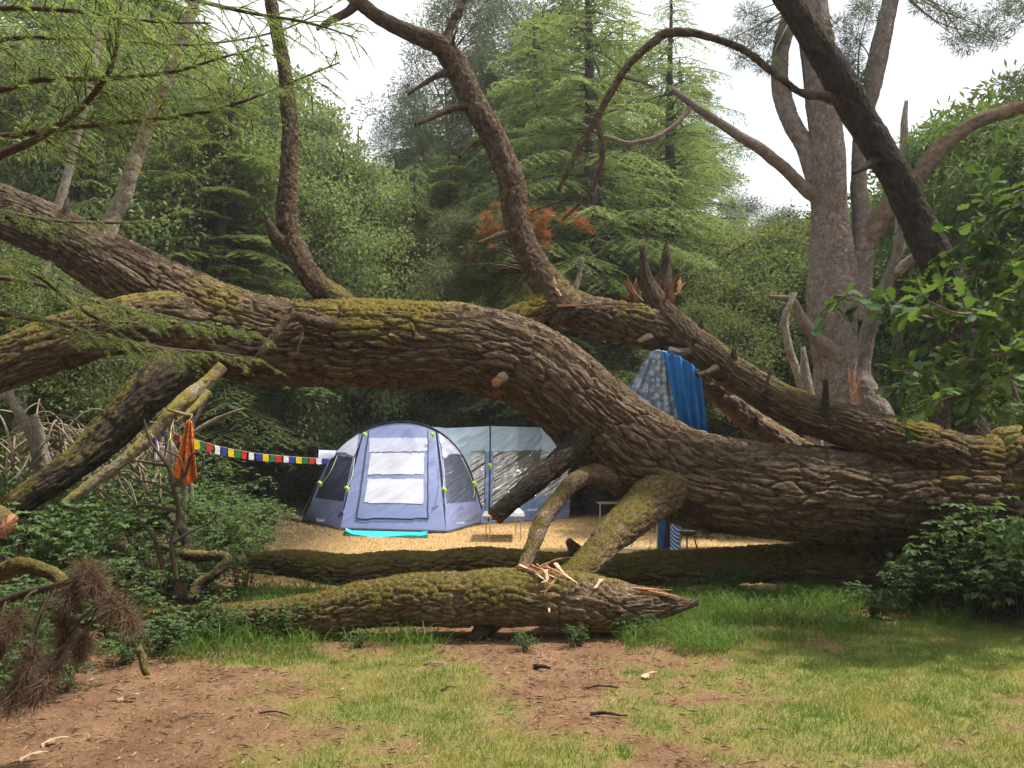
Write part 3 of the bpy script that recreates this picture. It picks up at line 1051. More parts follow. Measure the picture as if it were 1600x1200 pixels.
def shard(tip, base, w, th, bend, rng):
    """one split wood splinter: a tapered, bent, four-sided sliver"""
    base, tip = np.asarray(base, float), np.asarray(tip, float)
    L = np.linalg.norm(tip - base)
    mid = (base + tip) / 2 + bend
    p = curve_pts([base, mid, tip], max(0.012, L / 6))
    T, A, B = frames(p)
    n = len(p)
    f = np.linspace(1, 0.08, n) ** 0.7
    V = []
    for i in range(n):
        a, b = A[i] * w * f[i] * (1 + .3 * rng.normal()), B[i] * th * f[i]
        V += [p[i] - a - b, p[i] + a - b, p[i] + a + b, p[i] - a + b]
    idx = np.arange(n * 4).reshape(n, 4)
    a, b = idx[:-1], idx[1:]
    q = np.stack([a, np.roll(a, -1, 1), np.roll(b, -1, 1), b], -1).reshape(-1, 4)
    return np.array(V), np.vstack([q, idx[0][::-1][None], idx[-1][None]])


def splinters(spec, parent, name='splinter'):
    rng = np.random.default_rng(5)
    for (bx, by, bY), (tx, ty, tY), w, mat in spec:
        V, q = shard(P(tx, ty, tY), P(bx, by, bY), w, w * .35, rng.normal(0, .02, 3), rng)
        part(name, V, [(q, 0)], [M[mat]], parent, smooth=False)


# red rotten, torn wood where the upper limb broke, and the split strips beside it
rs = np.random.default_rng(3)
spec = []
for k in range(26):
    a = rs.random()
    bx, by = 985 + 75 * a + rs.normal(0, 4), 468 - 6 * a + rs.normal(0, 5)
    spec.append(((bx, by, 9.3), (bx + rs.normal(0, 16) - 6 + 12 * a, by - 12 - 24 * rs.random(), 9.25 + rs.normal(0, .08)), 0.018 + .022 * rs.random(), 'wood_red'))
spec += [((1005, 470, 9.2), (985, 440, 9.1), .02, 'wood_pale'), ((870, 478, 9.0), (945, 472, 9.02), .035, 'wood'), ((875, 462, 9.05), (865, 432, 9.0), .03, 'wood_pale'),
         ((940, 474, 9.0), (1010, 478, 9.0), .03, 'wood_red'), ((1050, 470, 9.2), (1056, 436, 9.15), .03, 'wood_red')]
splinters(spec, FT)

# ------------------------------------------------------------------ logs on the ground
LG = thing('fallen_log', 'long mossy log with a torn pointed end lying across the grass', 'log', (float(P(700, 980, 7)[0]), 7.0, 0))
limb('log_body', [(20, 962, 7.1, 15), (160, 966, 7.05, 18), (300, 968, 7.0, 23), (430, 966, 7.0, 28), (560, 955, 7.0, 33), (700, 940, 7.0, 39), (800, 930, 7.0, 41),
                  (880, 932, 7.0, 41), (960, 940, 7.05, 33), (1030, 944, 7.1, 20), (1065, 944, 7.15, 11), (1088, 942, 7.15, 4)],
     LG, 'bark_moss', res=0.0115, depth=0.032, su=0.19, sv=0.052, seed=31, lump=.1, jag=.03,
     moss_fn=lambda Pf, s: 0.85 - 0.65 * sstep(0.75, .9, s), tuft=45000)
limb('branch_stub', [(785, 955, 7.0, 22), (765, 975, 6.95, 16), (748, 992, 6.9, 13), (738, 1004, 6.88, 12)], LG, 'bark_dark', res=0.014, depth=0.012, su=.08, sv=.04, seed=32, moss=.2)
spec = []
for k in range(12):
    bx = 800 + 70 * rs.random()
    spec.append(((bx, 880 + 6 * rs.random(), 6.95), (bx + 25 + 30 * rs.random(), 890 + 28 * rs.random(), 6.72 + .1 * rs.random()), .010 + .012 * rs.random(), ['wood_pale', 'wood', 'wood_red'][k % 3]))
spec += [((850, 925, 6.85), (858, 957, 6.68), .022, 'wood_pale'), ((852, 890, 6.8), (846, 910, 6.7), .014, 'wood_pale'), ((868, 905, 6.8), (850, 930, 6.7), .02, 'wood'),
         ((940, 905, 6.9), (925, 918, 6.75), .015, 'wood_pale'), ((930, 915, 6.95), (1050, 922, 7.0), .035, 'wood'), ((955, 922, 6.95), (1085, 938, 7.05), .04, 'wood'),
         ((910, 905, 6.95), (985, 915, 7.0), .03, 'wood_red'), ((860, 930, 6.8), (843, 925, 6.68), .02, 'wood'), ((845, 885, 6.95), (905, 872, 7.0), .02, 'wood_red')]
splinters(spec, LG)

LG2 = thing('fallen_log', 'darker mossy log lying under the arching trunk, behind the pointed log', 'log', (float(P(800, 910, 9.2)[0]), 9.2, 0))
limb('log_body', [(395, 880, 9.2, 14), (440, 880, 9.2, 19), (520, 882, 9.2, 23), (620, 885, 9.2, 25), (740, 884, 9.2, 25), (860, 885, 9.2, 25), (960, 888, 9.2, 25),
                  (1100, 886, 9.2, 27), (1230, 882, 9.2, 30), (1330, 882, 9.2, 36), (1470, 886, 9.2, 44), (1600, 890, 9.2, 46)],
     LG2, 'bark_moss', res=0.0145, depth=0.050, su=0.24, sv=0.07, seed=33, lump=.1, moss_fn=lambda Pf, s: 0.95 - .5 * sstep(.7, .9, s), tuft=26000)
limb('branch_stub', [(905, 865, 9.15, 10), (895, 855, 9.1, 8), (888, 845, 9.05, 5)], LG2, 'bark_moss', res=.015, depth=.01, su=.07, sv=.03, seed=34, moss=.5)

# mossy loose boughs in the undergrowth
def bough(rows, label, mat='bark_moss', moss=.6, seed=0, name='fallen_bough', cat='branch', capm=None, extra=()):
    c = np.array(px_ctrl(rows))
    t = thing(name, label, cat, (float(c[-1][0]), float(c[-1][1]), max(0.0, float(c[:, 2].min() - .03))))
    limb('stem', rows, t, mat, res=0.014, depth=0.012, su=.1, sv=.04, seed=seed, moss=moss, capmat=capm, jag=.03)
    for k, e in enumerate(extra):
        limb('side_branch', e, t, mat, res=0.013, depth=0.006, su=.07, sv=.03, seed=seed + 200 + k, moss=moss)
    return t


bough([(348, 572, 8.3, 8), (318, 600, 8.2, 10), (275, 635, 8.0, 11), (232, 685, 7.9, 10), (190, 722, 7.8, 8.5), (145, 755, 7.7, 8), (100, 788, 7.6, 7)],
      'slender yellow mossy bough leaning below the arching trunk beside the hanging towel', 'bark_pale', .85, 41,
      extra=[[(325, 612, 8.1, 6), (300, 640, 7.95, 5), (275, 662, 7.85, 3)], [(300, 650, 7.9, 3), (278, 645, 7.8, 3), (262, 640, 7.8, 2)]])
bough([(264, 806, 7.1, 6), (282, 824, 7.1, 7), (291, 850, 7.1, 7.5), (290, 866, 7.05, 8), (320, 870, 7.0, 7), (352, 872, 6.95, 8), (340, 892, 6.9, 8), (312, 915, 6.85, 8), (298, 935, 6.8, 8)],
      'crooked mossy bough with a sawn top curling out of the brambles', 'bark_dark', .6, 42, capm='wood')
bough([(-60, 925, 4.6, 15), (0, 895, 4.5, 13), (30, 884, 4.45, 11), (62, 890, 4.4, 10), (95, 908, 4.35, 9), (120, 950, 4.2, 7)],
      'yellow green mossy bough above the dead brown pine needles', 'bark_moss', 1.0, 43)
bough([(215, 1012, 5.3, 5), (222, 1030, 5.3, 5), (228, 1052, 5.28, 4)], 'short upright stub covered in bright moss at the edge of the bare soil', 'bark_moss', 1.3, 44, name='mossy_stub')
bough([(-40, 812, 6.0, 30), (-10, 816, 6.0, 26), (10, 822, 6.0, 20)], 'rotten log end with orange torn wood in the brambles', 'bark_moss', .5, 45, name='rotten_log', cat='log', capm='wood')

# ------------------------------------------------------------------ standing tree and snags behind
ST = thing('standing_pine', 'tall grey pine with several stems standing behind the fallen trunk', 'tree', (float(P(1322, 790, 13)[0]), 13.0, 0))
limb('trunk', [(1322, 860, 13, 50), (1318, 760, 13, 42), (1312, 640, 13, 36), (1310, 540, 13, 35), (1308, 440, 13, 37), (1302, 380, 13, 32), (1294, 310, 13, 27), (1287, 220, 13, 26), (1281, 140, 13, 26),
               (1276, 60, 13, 25), (1266, -20, 13, 23), (1262, -80, 13, 22)], ST, 'bark_grey', res=0.021, depth=0.022, su=.085, sv=.055, seed=51, moss_fn=moss_spots([(1320, 430, 12, .5)]))
limb('stem', [(1325, 500, 13.1, 26), (1340, 430, 13.1, 22), (1348, 360, 13.1, 17), (1343, 280, 13.1, 13), (1350, 180, 13.1, 13), (1366, 100, 13.1, 15), (1386, 20, 13.1, 13), (1402, -60, 13.1, 12)],
     ST, 'bark_grey', res=0.022, depth=0.016, su=.08, sv=.05, seed=52)
limb('stem', [(1290, 300, 13.1, 24), (1268, 250, 13.1, 17), (1240, 195, 13.1, 14), (1222, 140, 13.1, 14), (1222, 80, 13.1, 13), (1238, 10, 13.1, 12), (1245, -50, 13.1, 11)], ST, 'bark_grey', res=0.022, depth=0.014, su=.08, sv=.05, seed=53)
limb('limb', [(1346, 400, 13.1, 15), (1360, 362, 13.05, 18), (1382, 328, 12.9, 16), (1425, 288, 12.8, 14), (1462, 240, 12.7, 14), (1500, 206, 12.6, 12), (1560, 180, 12.5, 11), (1660, 150, 12.4, 10)], ST, 'bark_moss', res=0.02, depth=0.012, su=.1, sv=.05, seed=54, moss=.45)
limb('limb', [(1302, 335, 13, 22), (1276, 308, 12.98, 13), (1252, 290, 12.9, 10), (1205, 245, 12.7, 9), (1150, 208, 12.5, 8), (1085, 165, 12.3, 6), (1050, 140, 12.2, 4)], ST, 'bark_grey', res=0.02, depth=0.01, su=.08, sv=.04, seed=55)
limb('limb', [(1080, 165, 12.3, 4), (1050, 200, 12.2, 4), (1000, 222, 12.1, 4), (950, 215, 12.0, 3), (910, 195, 12.0, 2)], ST, 'bark_grey', res=0.02, depth=0.006, su=.08, sv=.04, seed=56)
limb('limb', [(1312, 560, 12.8, 14), (1278, 530, 12.7, 9), (1255, 500, 12.6, 8), (1238, 470, 12.5, 6), (1200, 463, 12.4, 3)], ST, 'bark_grey', res=0.02, depth=0.008, su=.08, sv=.04, seed=57)

SN = thing('dead_snag', 'pale broken sapling leaning by the standing pine with torn pink wood at its foot', 'tree', (float(P(1338, 690, 9.6)[0]), 9.6, 0.0))
limb('trunk', [(1400, 720, 9.6, 40), (1365, 660, 9.6, 30), (1345, 600, 9.6, 20), (1352, 545, 9.6, 13), (1366, 490, 9.6, 12), (1390, 430, 9.6, 9), (1408, 370, 9.6, 8), (1412, 340, 9.6, 5)], SN, 'bark_grey', res=.018, depth=.014, su=.1, sv=.05, seed=58, moss=.2)
limb('branch', [(1390, 430, 9.6, 9), (1415, 412, 9.5, 7), (1440, 392, 9.4, 6)], SN, 'bark_pale', res=.018, depth=.008, su=.1, sv=.05, seed=59)
spec = []
for k in range(9):
    bx = 1330 + 16 * rs.random()
    spec.append(((bx, 625 + 10 * rs.random(), 9.4), (bx + rs.normal(-2, 5), 555 + 40 * rs.random(), 9.38), .015 + .015 * rs.random(), ['wood_pale', 'wood'][k % 2]))
splinters(spec, SN)
for k, (rows, lab) in enumerate([
        ([(1240, 570, 10.2, 10), (1258, 555, 10.2, 9), (1262, 600, 10.2, 9), (1272, 650, 10.2, 10), (1278, 760, 10.2, 12)], 'bleached broken stake of dead wood standing behind the trunk'),
        ([(1240, 462, 10.6, 3), (1226, 500, 10.6, 6), (1232, 540, 10.6, 6), (1246, 590, 10.6, 7), (1262, 650, 10.6, 8), (1270, 770, 10.6, 9)], 'thin bent dead stem with a snapped pale top'),
        ([(1416, 160, 15, 3), (1413, 190, 15, 5), (1413, 235, 15, 7), (1411, 300, 15, 8), (1405, 420, 15, 9), (1400, 800, 15, 12)], 'bleached dead snag against the sky beyond the leaning limb')]):
    if k == 0:
        rows = rows[1:]
        rows[0] = (1255, 548, 10.2, 4)
    c = px_ctrl(rows)
    V, q, t_, at = bark_tube(c, res=.018, depth=.008, su=.1, sv=.04, seed=80 + k, moss=.1, jag0=.08)
    solo('dead_sapling', V, [(q, 0), (t_, 0)], [M['bark_pale']], lab, 'dead tree', attrs=at)

# ------------------------------------------------------------------ the wood behind
random.seed(4)


def wx(px, Y):
    return (px - 800.0) / F * Y / cp * 1.0


protos = {}
tb, lv = conifer(101, 15.0, 3.3, 3.2, 'larch', whorl=0.36, nb=6, tw_step=0.13, nd_step=0.05, nL=0.085, nW=0.019)
protos['larch'] = tree_proto('larch_tree', 'tall pale green larch with drooping feathery sprays behind the arching trunk', 'tree', tb, lv, 'bark_dark', 'larch')
tb, lv = conifer(102, 14.0, 3.0, 1.7, 'spruce', whorl=0.34, nb=6, tw_step=0.14, nd_step=0.05, nL=0.11, nW=0.03)
protos['fir'] = tree_proto('spruce_tree', 'dark spruce in the wood behind the tents', 'tree', tb, lv, 'bark_dark', 'fir', 'dark conifers of the wood')
tb, lv = conifer(103, 11.0, 2.7, 0.3, 'larch', whorl=0.32, nb=6, tw_step=0.13, nd_step=0.05, nL=0.085, nW=0.02)
protos['larch2'] = tree_proto('young_larch', 'young larch with low feathery branches beyond the mossy arch of the trunk', 'tree', tb, lv, 'bark_dark', 'larch')
tb, lv = broadleaf(104, 13.5, 2.6, 4.5, ncl=110, per=420, L=0.16, Wd=0.022, crad=0.62, shape='tri', radial=True)
protos['pine'] = tree_proto('scots_pine', 'dark blue green pine with puffed needle clumps against the sky', 'tree', tb, lv, 'bark_dark', 'pine')
tb, lv = broadleaf(105, 8.0, 2.6, 0.4, ncl=190, per=190, L=0.10, Wd=0.050, crad=0.55, stems=3)
protos['broad'] = tree_proto('willow_bush', 'tall light green small leaved bush behind the trunk', 'bush', tb, lv, 'bark_dark', 'broad')
tb, lv = broadleaf(106, 6.0, 2.5, 0.1, ncl=170, per=180, L=0.09, Wd=0.045, crad=0.5, stems=3)
protos['holly'] = tree_proto('holly_bush', 'dark glossy holly bush under the trees', 'bush', tb, lv, 'bark_dark', 'holly', 'dark bushes at the edge of the wood')
tb, lv = broadleaf(107, 7.5, 2.7, 0.5, ncl=150, per=130, L=0.20, Wd=0.062, crad=0.6, stems=2)
protos['chest'] = tree_proto('chestnut_tree', 'bright green chestnut with long leaves beyond the leaning limb', 'tree', tb, lv, 'bark_dark', 'chest')
USED = set()


def plant(kind, px, Y, h=None, wid=1.0, label=None, group=None, hbase={'larch': 15.0, 'fir': 14.0, 'larch2': 11.0, 'pine': 13.5, 'broad': 8.0, 'holly': 6.0, 'chest': 7.5}):
    x = wx(px, Y)
    s = (h / hbase[kind]) if h else 0.9 + 0.2 * random.random()
    z = gz(x, Y) - 0.05
    rz = random.random() * 6.283
    sc = (s * wid, s * wid, s)
    p = protos[kind]
    if kind not in USED:
        USED.add(kind)
        p.location = (x, Y, z)
        p.rotation_euler = (0, 0, rz)
        p.scale = sc
        if label:
            p['label'] = label
        if group:
            p['group'] = group
        return p
    return copy_tree(p, (x, Y, z), rz, sc, label, group)


def top(py, Y):
    """height of a tree whose top shows at photo row py"""
    return float(P(800, py, Y)[2])


gDC, lDC = 'dark conifers of the wood', 'dark spruce in the wood behind the tents'
for px, Y, pyt in [(-160, 24, -150), (-40, 28, -140), (60, 21, -80), (140, 27, -120), (230, 24, -60), (310, 30, 70), (390, 24, 130), (470, 27, 150), (330, 18.8, 130), (545, 23.5, 230), (610, 28, 240),
                   (690, 24, 240), (760, 30, 60), (840, 25, 20), (900, 30, -60), (985, 26, 30), (1060, 30, 90), (1010, 22.5, 240), (1110, 25, 330), (-250, 20, -120), (330, 20.5, 300), (870, 21, 330), (1180, 29, 395), (660, 33, 170)]:
    plant('fir', px, Y, top(pyt, Y), 1.3 + .5 * random.random(), lDC, gDC)
plant('larch', 930, 20, top(-90, 20), 1.6, 'tallest pale green larch with drooping feathery sprays, right behind the torn limb', 'tall larches')
plant('larch', 1050, 22, top(-10, 22), 1.5, 'tall pale green larch between the tallest larch and the standing pine', 'tall larches')
plant('larch', 840, 23, top(30, 23), 1.5, 'tall pale green larch between the rising limb and the tallest larch', 'tall larches')
gYL, lYL = 'young larches', 'young larch with low feathery branches beyond the mossy arch of the trunk'
plant('larch2', 640, 22.5, top(235, 22.5), 0.95, lYL, gYL)
plant('larch2', 330, 20, top(150, 20), 1.15, lYL, gYL)
plant('larch2', 110, 18.5, top(40, 18.5), 1.1, lYL, gYL)
plant('larch2', 1000, 23.5, top(220, 23.5), 1.1, lYL, gYL)
plant('larch2', 860, 24.5, top(200, 24.5), 1.2, lYL, gYL)
plant('larch2', 725, 23, top(270, 23), 1.0, lYL, gYL)
plant('larch2', 555, 22.5, top(200, 22.5), 0.9, lYL, gYL)
lP, gP = 'dark blue green pine with puffed needle clumps against the sky', 'pines against the sky'
plant('pine', 735, 27, top(-30, 27), 0.9, 'tall dark pine directly behind the rising limb, its top against the sky', gP)
plant('pine', 790, 31, top(-10, 31), 0.8, 'dark pine between the tall pine behind the rising limb and the larches', gP)
plant('pine', 640, 33, top(150, 33), 0.7, 'small far pine low in the sky gap between the crooked limb and the rising limb', gP)
plant('pine', 1170, 33, top(322, 33), 0.9, 'low far pine on the skyline beside the larches', gP)
plant('pine', 1235, 36, top(335, 36), 0.9, 'lowest far pine on the skyline next to the trunk of the standing pine', gP)
plant('pine', 1095, 30, top(200, 30), 0.8, 'thin grey green pine rising behind the outer edge of the larches', gP)
lB, gB = 'tall light green small leaved bush in the wood behind the arching trunk', 'light green bushes'
for px, Y, pyt in [(480, 22, 190), (390, 22.5, 130), (300, 20.5, 120), (560, 21.8, 270), (180, 20.5, 60), (60, 19, 20), (-90, 18.5, 40), (230, 23, 70), (450, 24, 150), (1125, 22, 380)]:
    plant('broad', px, Y, top(pyt, Y), 0.9 if pyt > 100 else .7, {480: 'light green bush directly behind the crooked upright limb', 390: 'light green bush between the crooked limb and the forked sapling', 300: 'light green bush behind the pale forked sapling',
          560: 'light green bush beside the crooked limb, under the sky gap', 180: 'tall light green bush behind the yellow mossy upright limb', 60: 'tall light green bush behind the thin grey trunk', -90: 'light green bush at the far end of the fallen trunk',
          230: 'light green treetop between the mossy upright limb and the crooked limb', 450: 'light green treetop behind the upper part of the crooked limb', 1125: 'light green bush between the larches and the skyline pines'}[px], gB)
lH, gH = 'dark leafed bush under the trees at the edge of the wood', 'dark bushes at the edge of the wood'
for px, Y, pyt in [(300, 23, 330), (390, 24, 330), (215, 19, 390), (470, 25, 480), (560, 29, 540), (660, 30, 540), (770, 29, 540), (880, 29, 520), (980, 24, 430), (1060, 21.5, 390),
                   (1150, 17.5, 430), (1100, 15.5, 480), (1190, 19.5, 370), (1260, 21, 350), (1330, 18.5, 390), (1420, 18, 420), (120, 14.5, 420), (20, 13, 420), (-110, 12, 380), (1480, 14.5, 470), (1570, 13.5, 480), (1560, 11.2, 590)]:
    plant('holly', px, Y, top(pyt, Y), 1.0 + .25 * random.random(), lH, gH)
lC, gC = 'bright green chestnut with long leaves beyond the leaning limb', 'chestnuts on the right'
for px, Y, pyt in [(1530, 15.5, 195), (1480, 17, 260), (1620, 13, 230), (1400, 20, 310), (1340, 22, 330), (1210, 18.5, 400), (1440, 14.6, 380), (1600, 17, 150)]:
    plant('chest', px, Y, top(pyt, Y), 0.95, {1530: 'bright green chestnut under the mossy curving limb of the standing pine', 1480: 'chestnut crown showing between the bleached snag and the curving mossy limb',
          1620: 'chestnut with long glossy leaves close behind the oak', 1400: 'chestnut glimpsed between the leaning limb and the standing pine', 1340: 'far chestnut showing between the stems of the standing pine',
          1210: 'chestnut below the skyline pines beside the foot of the standing pine', 1440: 'low chestnut crown behind the leaning dark limb', 1600: 'tallest chestnut crown rising above the curving mossy limb'}[px], gC)
# far wood closing the view at ground level: one mass
rg = np.random.default_rng(9)
cs = []
for k in range(420):
    a = rg.random()
    px = -500 + 2700 * a
    Y = 36 + 10 * rg.random()
    zt = 9 if px < 1120 else 6.5
    cs.append([wx(px, Y), Y, 0.3 + zt * rg.random()])
cs = np.array(cs)
V, Fc, tn = clumped(10, cs, 1.5 + 1.0 * rg.random(len(cs)), 100, 0.42, 0.22, 'rhomb')
solo('far_wood', V, [(Fc, 0)], [M['fir']], 'dark mass of far trees closing the view behind the clearing', 'wood', attrs=dict(tint=tn * .6), smooth=False, kind='stuff')
# rest of the wood: unseen spruces added to shade the trunk's near side
for x, y, h_ in [(-7, -5, 14), (-2.5, -7, 13), (3, -7, 13), (7.5, -5, 13), (-11, -1, 14), (11, -3, 12), (-6, -11, 15), (6, -11, 15), (-9, -3, 13), (-5, -8, 14), (0, -9, 14), (5, -8.5, 13), (-8.5, 3, 13), (9.5, -6, 12), (-12, 8, 14), (2.5, -12, 15), (-3, -13, 15)]:
    copy_tree(protos['fir'], (x, y, -0.05), x * 1.7 + y, (1.25 * h_ / 14, 1.25 * h_ / 14, h_ / 14), 'unseen dark spruce added round the near side of the clearing for its shade', 'unseen shade spruces round the near side of the clearing')

# ------------------------------------------------------------------ tents
def fabric(name, col, rough=0.5, bump=0.25, transl=0.12, spec=0.35, stretch=(3, 3, 12), var=.06):
    m, t, out = new_mat(name)
    b = N(t, 'ShaderNodeBsdfPrincipled', Roughness=rough)
    b.inputs['Specular IOR Level'].default_value = spec
    tc = N(t, 'ShaderNodeTexCoord')
    mp = N(t, 'ShaderNodeMapping')
    mp.vector_type = 'TEXTURE'
    mp.inputs['Rotation'].default_value = (0, -0.6, 0)
    mp.inputs['Scale'].default_value = tuple(1.0 / v for v in stretch)
    no = N(t, 'ShaderNodeTexNoise', Scale=1.0, Detail=4)
    t.links.new(tc.outputs['Object'], mp.inputs['Vector'])
    t.links.new(mp.outputs['Vector'], no.inputs['Vector'])
    r = ramp(t, [(0.3, tuple(c * (1 - var) for c in col)), (0.7, tuple(min(1, c * (1 + var)) for c in col))])
    t.links.new(no.outputs['Fac'], r.inputs['Fac'])
    t.links.new(r.outputs['Color'], b.inputs['Base Color'])
    bp = N(t, 'ShaderNodeBump', Strength=bump, Distance=0.06)
    t.links.new(no.outputs['Fac'], bp.inputs['Height'])
    t.links.new(bp.outputs['Normal'], b.inputs['Normal'])
    tr = N(t, 'ShaderNodeBsdfTranslucent')
    t.links.new(r.outputs['Color'], tr.inputs['Color'])
    mx = N(t, 'ShaderNodeMixShader', Fac=transl)
    t.links.new(b.outputs[0], mx.inputs[1])
    t.links.new(tr.outputs[0], mx.inputs[2])
    t.links.new(mx.outputs[0], out.inputs['Surface'])
    return m


def film(name, col, rough=.16, bump=.9, stretch=(1.5, 2, 26), transp=0.35, metal=0.0):
    """clear plastic window film: rippled and glossy, partly see-through"""
    m, t, out = new_mat(name)
    b = N(t, 'ShaderNodeBsdfPrincipled', Roughness=rough)
    b.inputs['Specular IOR Level'].default_value = 1.0
    b.inputs['Base Color'].default_value = (*col, 1)
    b.inputs['Metallic'].default_value = metal
    b.inputs['Coat Weight'].default_value = 0.6
    b.inputs['Coat Roughness'].default_value = 0.06
    tc = N(t, 'ShaderNodeTexCoord')
    mp = N(t, 'ShaderNodeMapping')
    mp.vector_type = 'TEXTURE'
    mp.inputs['Rotation'].default_value = (0, -0.55, 0)
    mp.inputs['Scale'].default_value = tuple(1.0 / v for v in stretch)
    no = N(t, 'ShaderNodeTexNoise', Scale=1.0, Detail=3)
    t.links.new(tc.outputs['Object'], mp.inputs['Vector'])
    t.links.new(mp.outputs['Vector'], no.inputs['Vector'])
    bp = N(t, 'ShaderNodeBump', Strength=bump, Distance=0.10)
    t.links.new(no.outputs['Fac'], bp.inputs['Height'])
    t.links.new(bp.outputs['Normal'], b.inputs['Normal'])
    t.links.new(bp.outputs['Normal'], b.inputs['Coat Normal'])
    tp = N(t, 'ShaderNodeBsdfTransparent')
    mx = N(t, 'ShaderNodeMixShader', Fac=transp)
    t.links.new(b.outputs[0], mx.inputs[1])
    t.links.new(tp.outputs[0], mx.inputs[2])
    t.links.new(mx.outputs[0], out.inputs['Surface'])
    return m


M['lav'] = fabric('lavender_fabric', (0.25, 0.295, 0.53))
M['lav_pale'] = fabric('pale_lavender_fabric', (0.58, 0.61, 0.78))
M['sky_fabric'] = fabric('pale_blue_fabric', (0.50, 0.62, 0.76), bump=.45, stretch=(1.5, 3, 7))
M['mid_fabric'] = fabric('mid_blue_fabric', (0.22, 0.30, 0.53), bump=.35)
M['sky_sheen_win'] = fabric('sky_sheen_window', (0.68, 0.69, 0.79), rough=.2, bump=.22, spec=.8, var=.12, stretch=(1.5, 2, 5))  # sky reflection in the clear door plastic put into the pale colour
M['mesh_win'] = fabric('dark_mesh_window', (0.035, 0.042, 0.075), rough=.7, bump=.1, transl=0)
M['film_blue'] = film('clear_film_window', (0.28, 0.32, 0.46), metal=.35)
M['film_grey'] = film('rippled_film_window', (0.62, 0.60, 0.60), rough=.16, bump=1.0, stretch=(.6, 1, 15), transp=.1, metal=.75)
M['sheet_dark'] = mat_plain('groundsheet', (0.05, 0.045, 0.06), .7, .2)
M['piping'] = mat_plain('black_piping', (0.018, 0.018, 0.022), .5, .2)
M['lime'] = mat_plain('lime_toggle', (0.52, 0.80, 0.08), .5, .1)
M['print'] = mat_plain('pale_print', (0.62, 0.65, 0.78), .6, .05)
M['print_dark'] = mat_plain('dark_print', (0.03, 0.03, 0.07), .6, .05)
M['rope'] = mat_plain('guy_rope', (0.55, 0.60, 0.42), .8, .1)


def inpoly(px, py, poly):
    c = np.zeros(px.shape, bool)
    n = len(poly)
    for i in range(n):
        x0, y0 = poly[i]
        x1, y1 = poly[(i + 1) % n]
        if y0 == y1:
            continue
        hit = ((y0 > py) != (y1 > py)) & (px < (x1 - x0) * (py - y0) / (y1 - y0) + x0)
        c ^= hit
    return c


def resamp(pts, n):
    pts = np.asarray(pts, float)
    s = np.concatenate([[0], np.cumsum(np.linalg.norm(np.diff(pts, axis=0), axis=1))])
    t = np.linspace(0, s[-1], n)
    return np.column_stack([np.interp(t, s, pts[:, i]) for i in range(3)])


def panel(parent, bottom, topc, ns, nt, regions, default, bulge=.05, wr=.012, seed=0, name='panel'):
    """fabric panel between two curves; regions = [(name, material, polygon in photo px, offset)], split into parts"""
    B_, T_ = resamp(bottom, ns + 1), resamp(topc, ns + 1)
    tt = np.linspace(0, 1, nt + 1)
    S = B_[:, None, :] * (1 - tt)[None, :, None] + T_[:, None, :] * tt[None, :, None]
    e1 = np.gradient(S, axis=0)
    e2 = np.gradient(S, axis=1)
    nn = nrmz(np.cross(e1, e2))
    nn = np.where(nn[..., 1:2] > 0, -nn, nn)
    hgt = np.linalg.norm(T_ - B_, axis=1)[:, None]
    amp = bulge * np.sin(np.pi * tt)[None, :] * np.minimum(1, hgt / .8)
    fl = S.reshape(-1, 3)
    q = fl.copy()
    q[:, 0], q[:, 2] = fl[:, 0] * .8 + fl[:, 2] * .6, -fl[:, 0] * .6 + fl[:, 2] * .8
    w = (fbm(q * np.array([2.0, 2, 9]), 3, seed) - .5).reshape(S.shape[:2])
    edge = np.minimum(1, 8 * np.minimum(tt, 1 - tt))[None, :]
    S = S + nn * (amp + w * wr * 2.5 * edge)[..., None]
    V = S.reshape(-1, 3)
    idx = np.arange((ns + 1) * (nt + 1)).reshape(ns + 1, nt + 1)
    Q = np.stack([idx[:-1, :-1], idx[1:, :-1], idx[1:, 1:], idx[:-1, 1:]], -1).reshape(-1, 4)
    cen = V[Q].mean(1)
    px, py = proj(cen)
    own = np.full(len(Q), -1)
    for k, (nm, mt, poly, off, *_r) in enumerate(regions):
        own[inpoly(px, py, poly)] = k
    out = []
    for k in [-1] + list(range(len(regions))):
        sel = Q[own == k]
        if len(sel) == 0:
            continue
        u, inv = np.unique(sel, return_inverse=True)
        off = 0 if k < 0 else regions[k][3]
        vv = V[u] + nn.reshape(-1, 3)[u] * off
        under = parent
        if k >= 0 and len(regions[k]) > 4:
            under = [o_ for o_ in out if o_.name.split('.')[0] == regions[k][4]][0]
        out.append(part(name if k < 0 else regions[k][0], vv, [(inv.reshape(-1, 4), 0)], [M[default if k < 0 else regions[k][1]]], under))
    return S, nn, out


YA = 17.0
arch_px = [(476, 813), (486, 782), (500, 745), (518, 712), (545, 688), (580, 668), (620, 660), (660, 664), (695, 682), (723, 714), (743, 762), (757, 816)]
arch = np.array([P(x, y, YA) for x, y in arch_px])
arch[0], arch[-1] = G(473, 815), G(757, 817)
archc = spline(arch, .05)
TN = thing('tent', 'lavender dome tent with a clear windowed door and black arched pole in the clearing', 'tent', tuple(G(615, 833)))
ax = proj(archc)[0]


def arch_between(x0, x1):
    return archc[(ax >= x0 - .8) & (ax <= x1 + .8)]


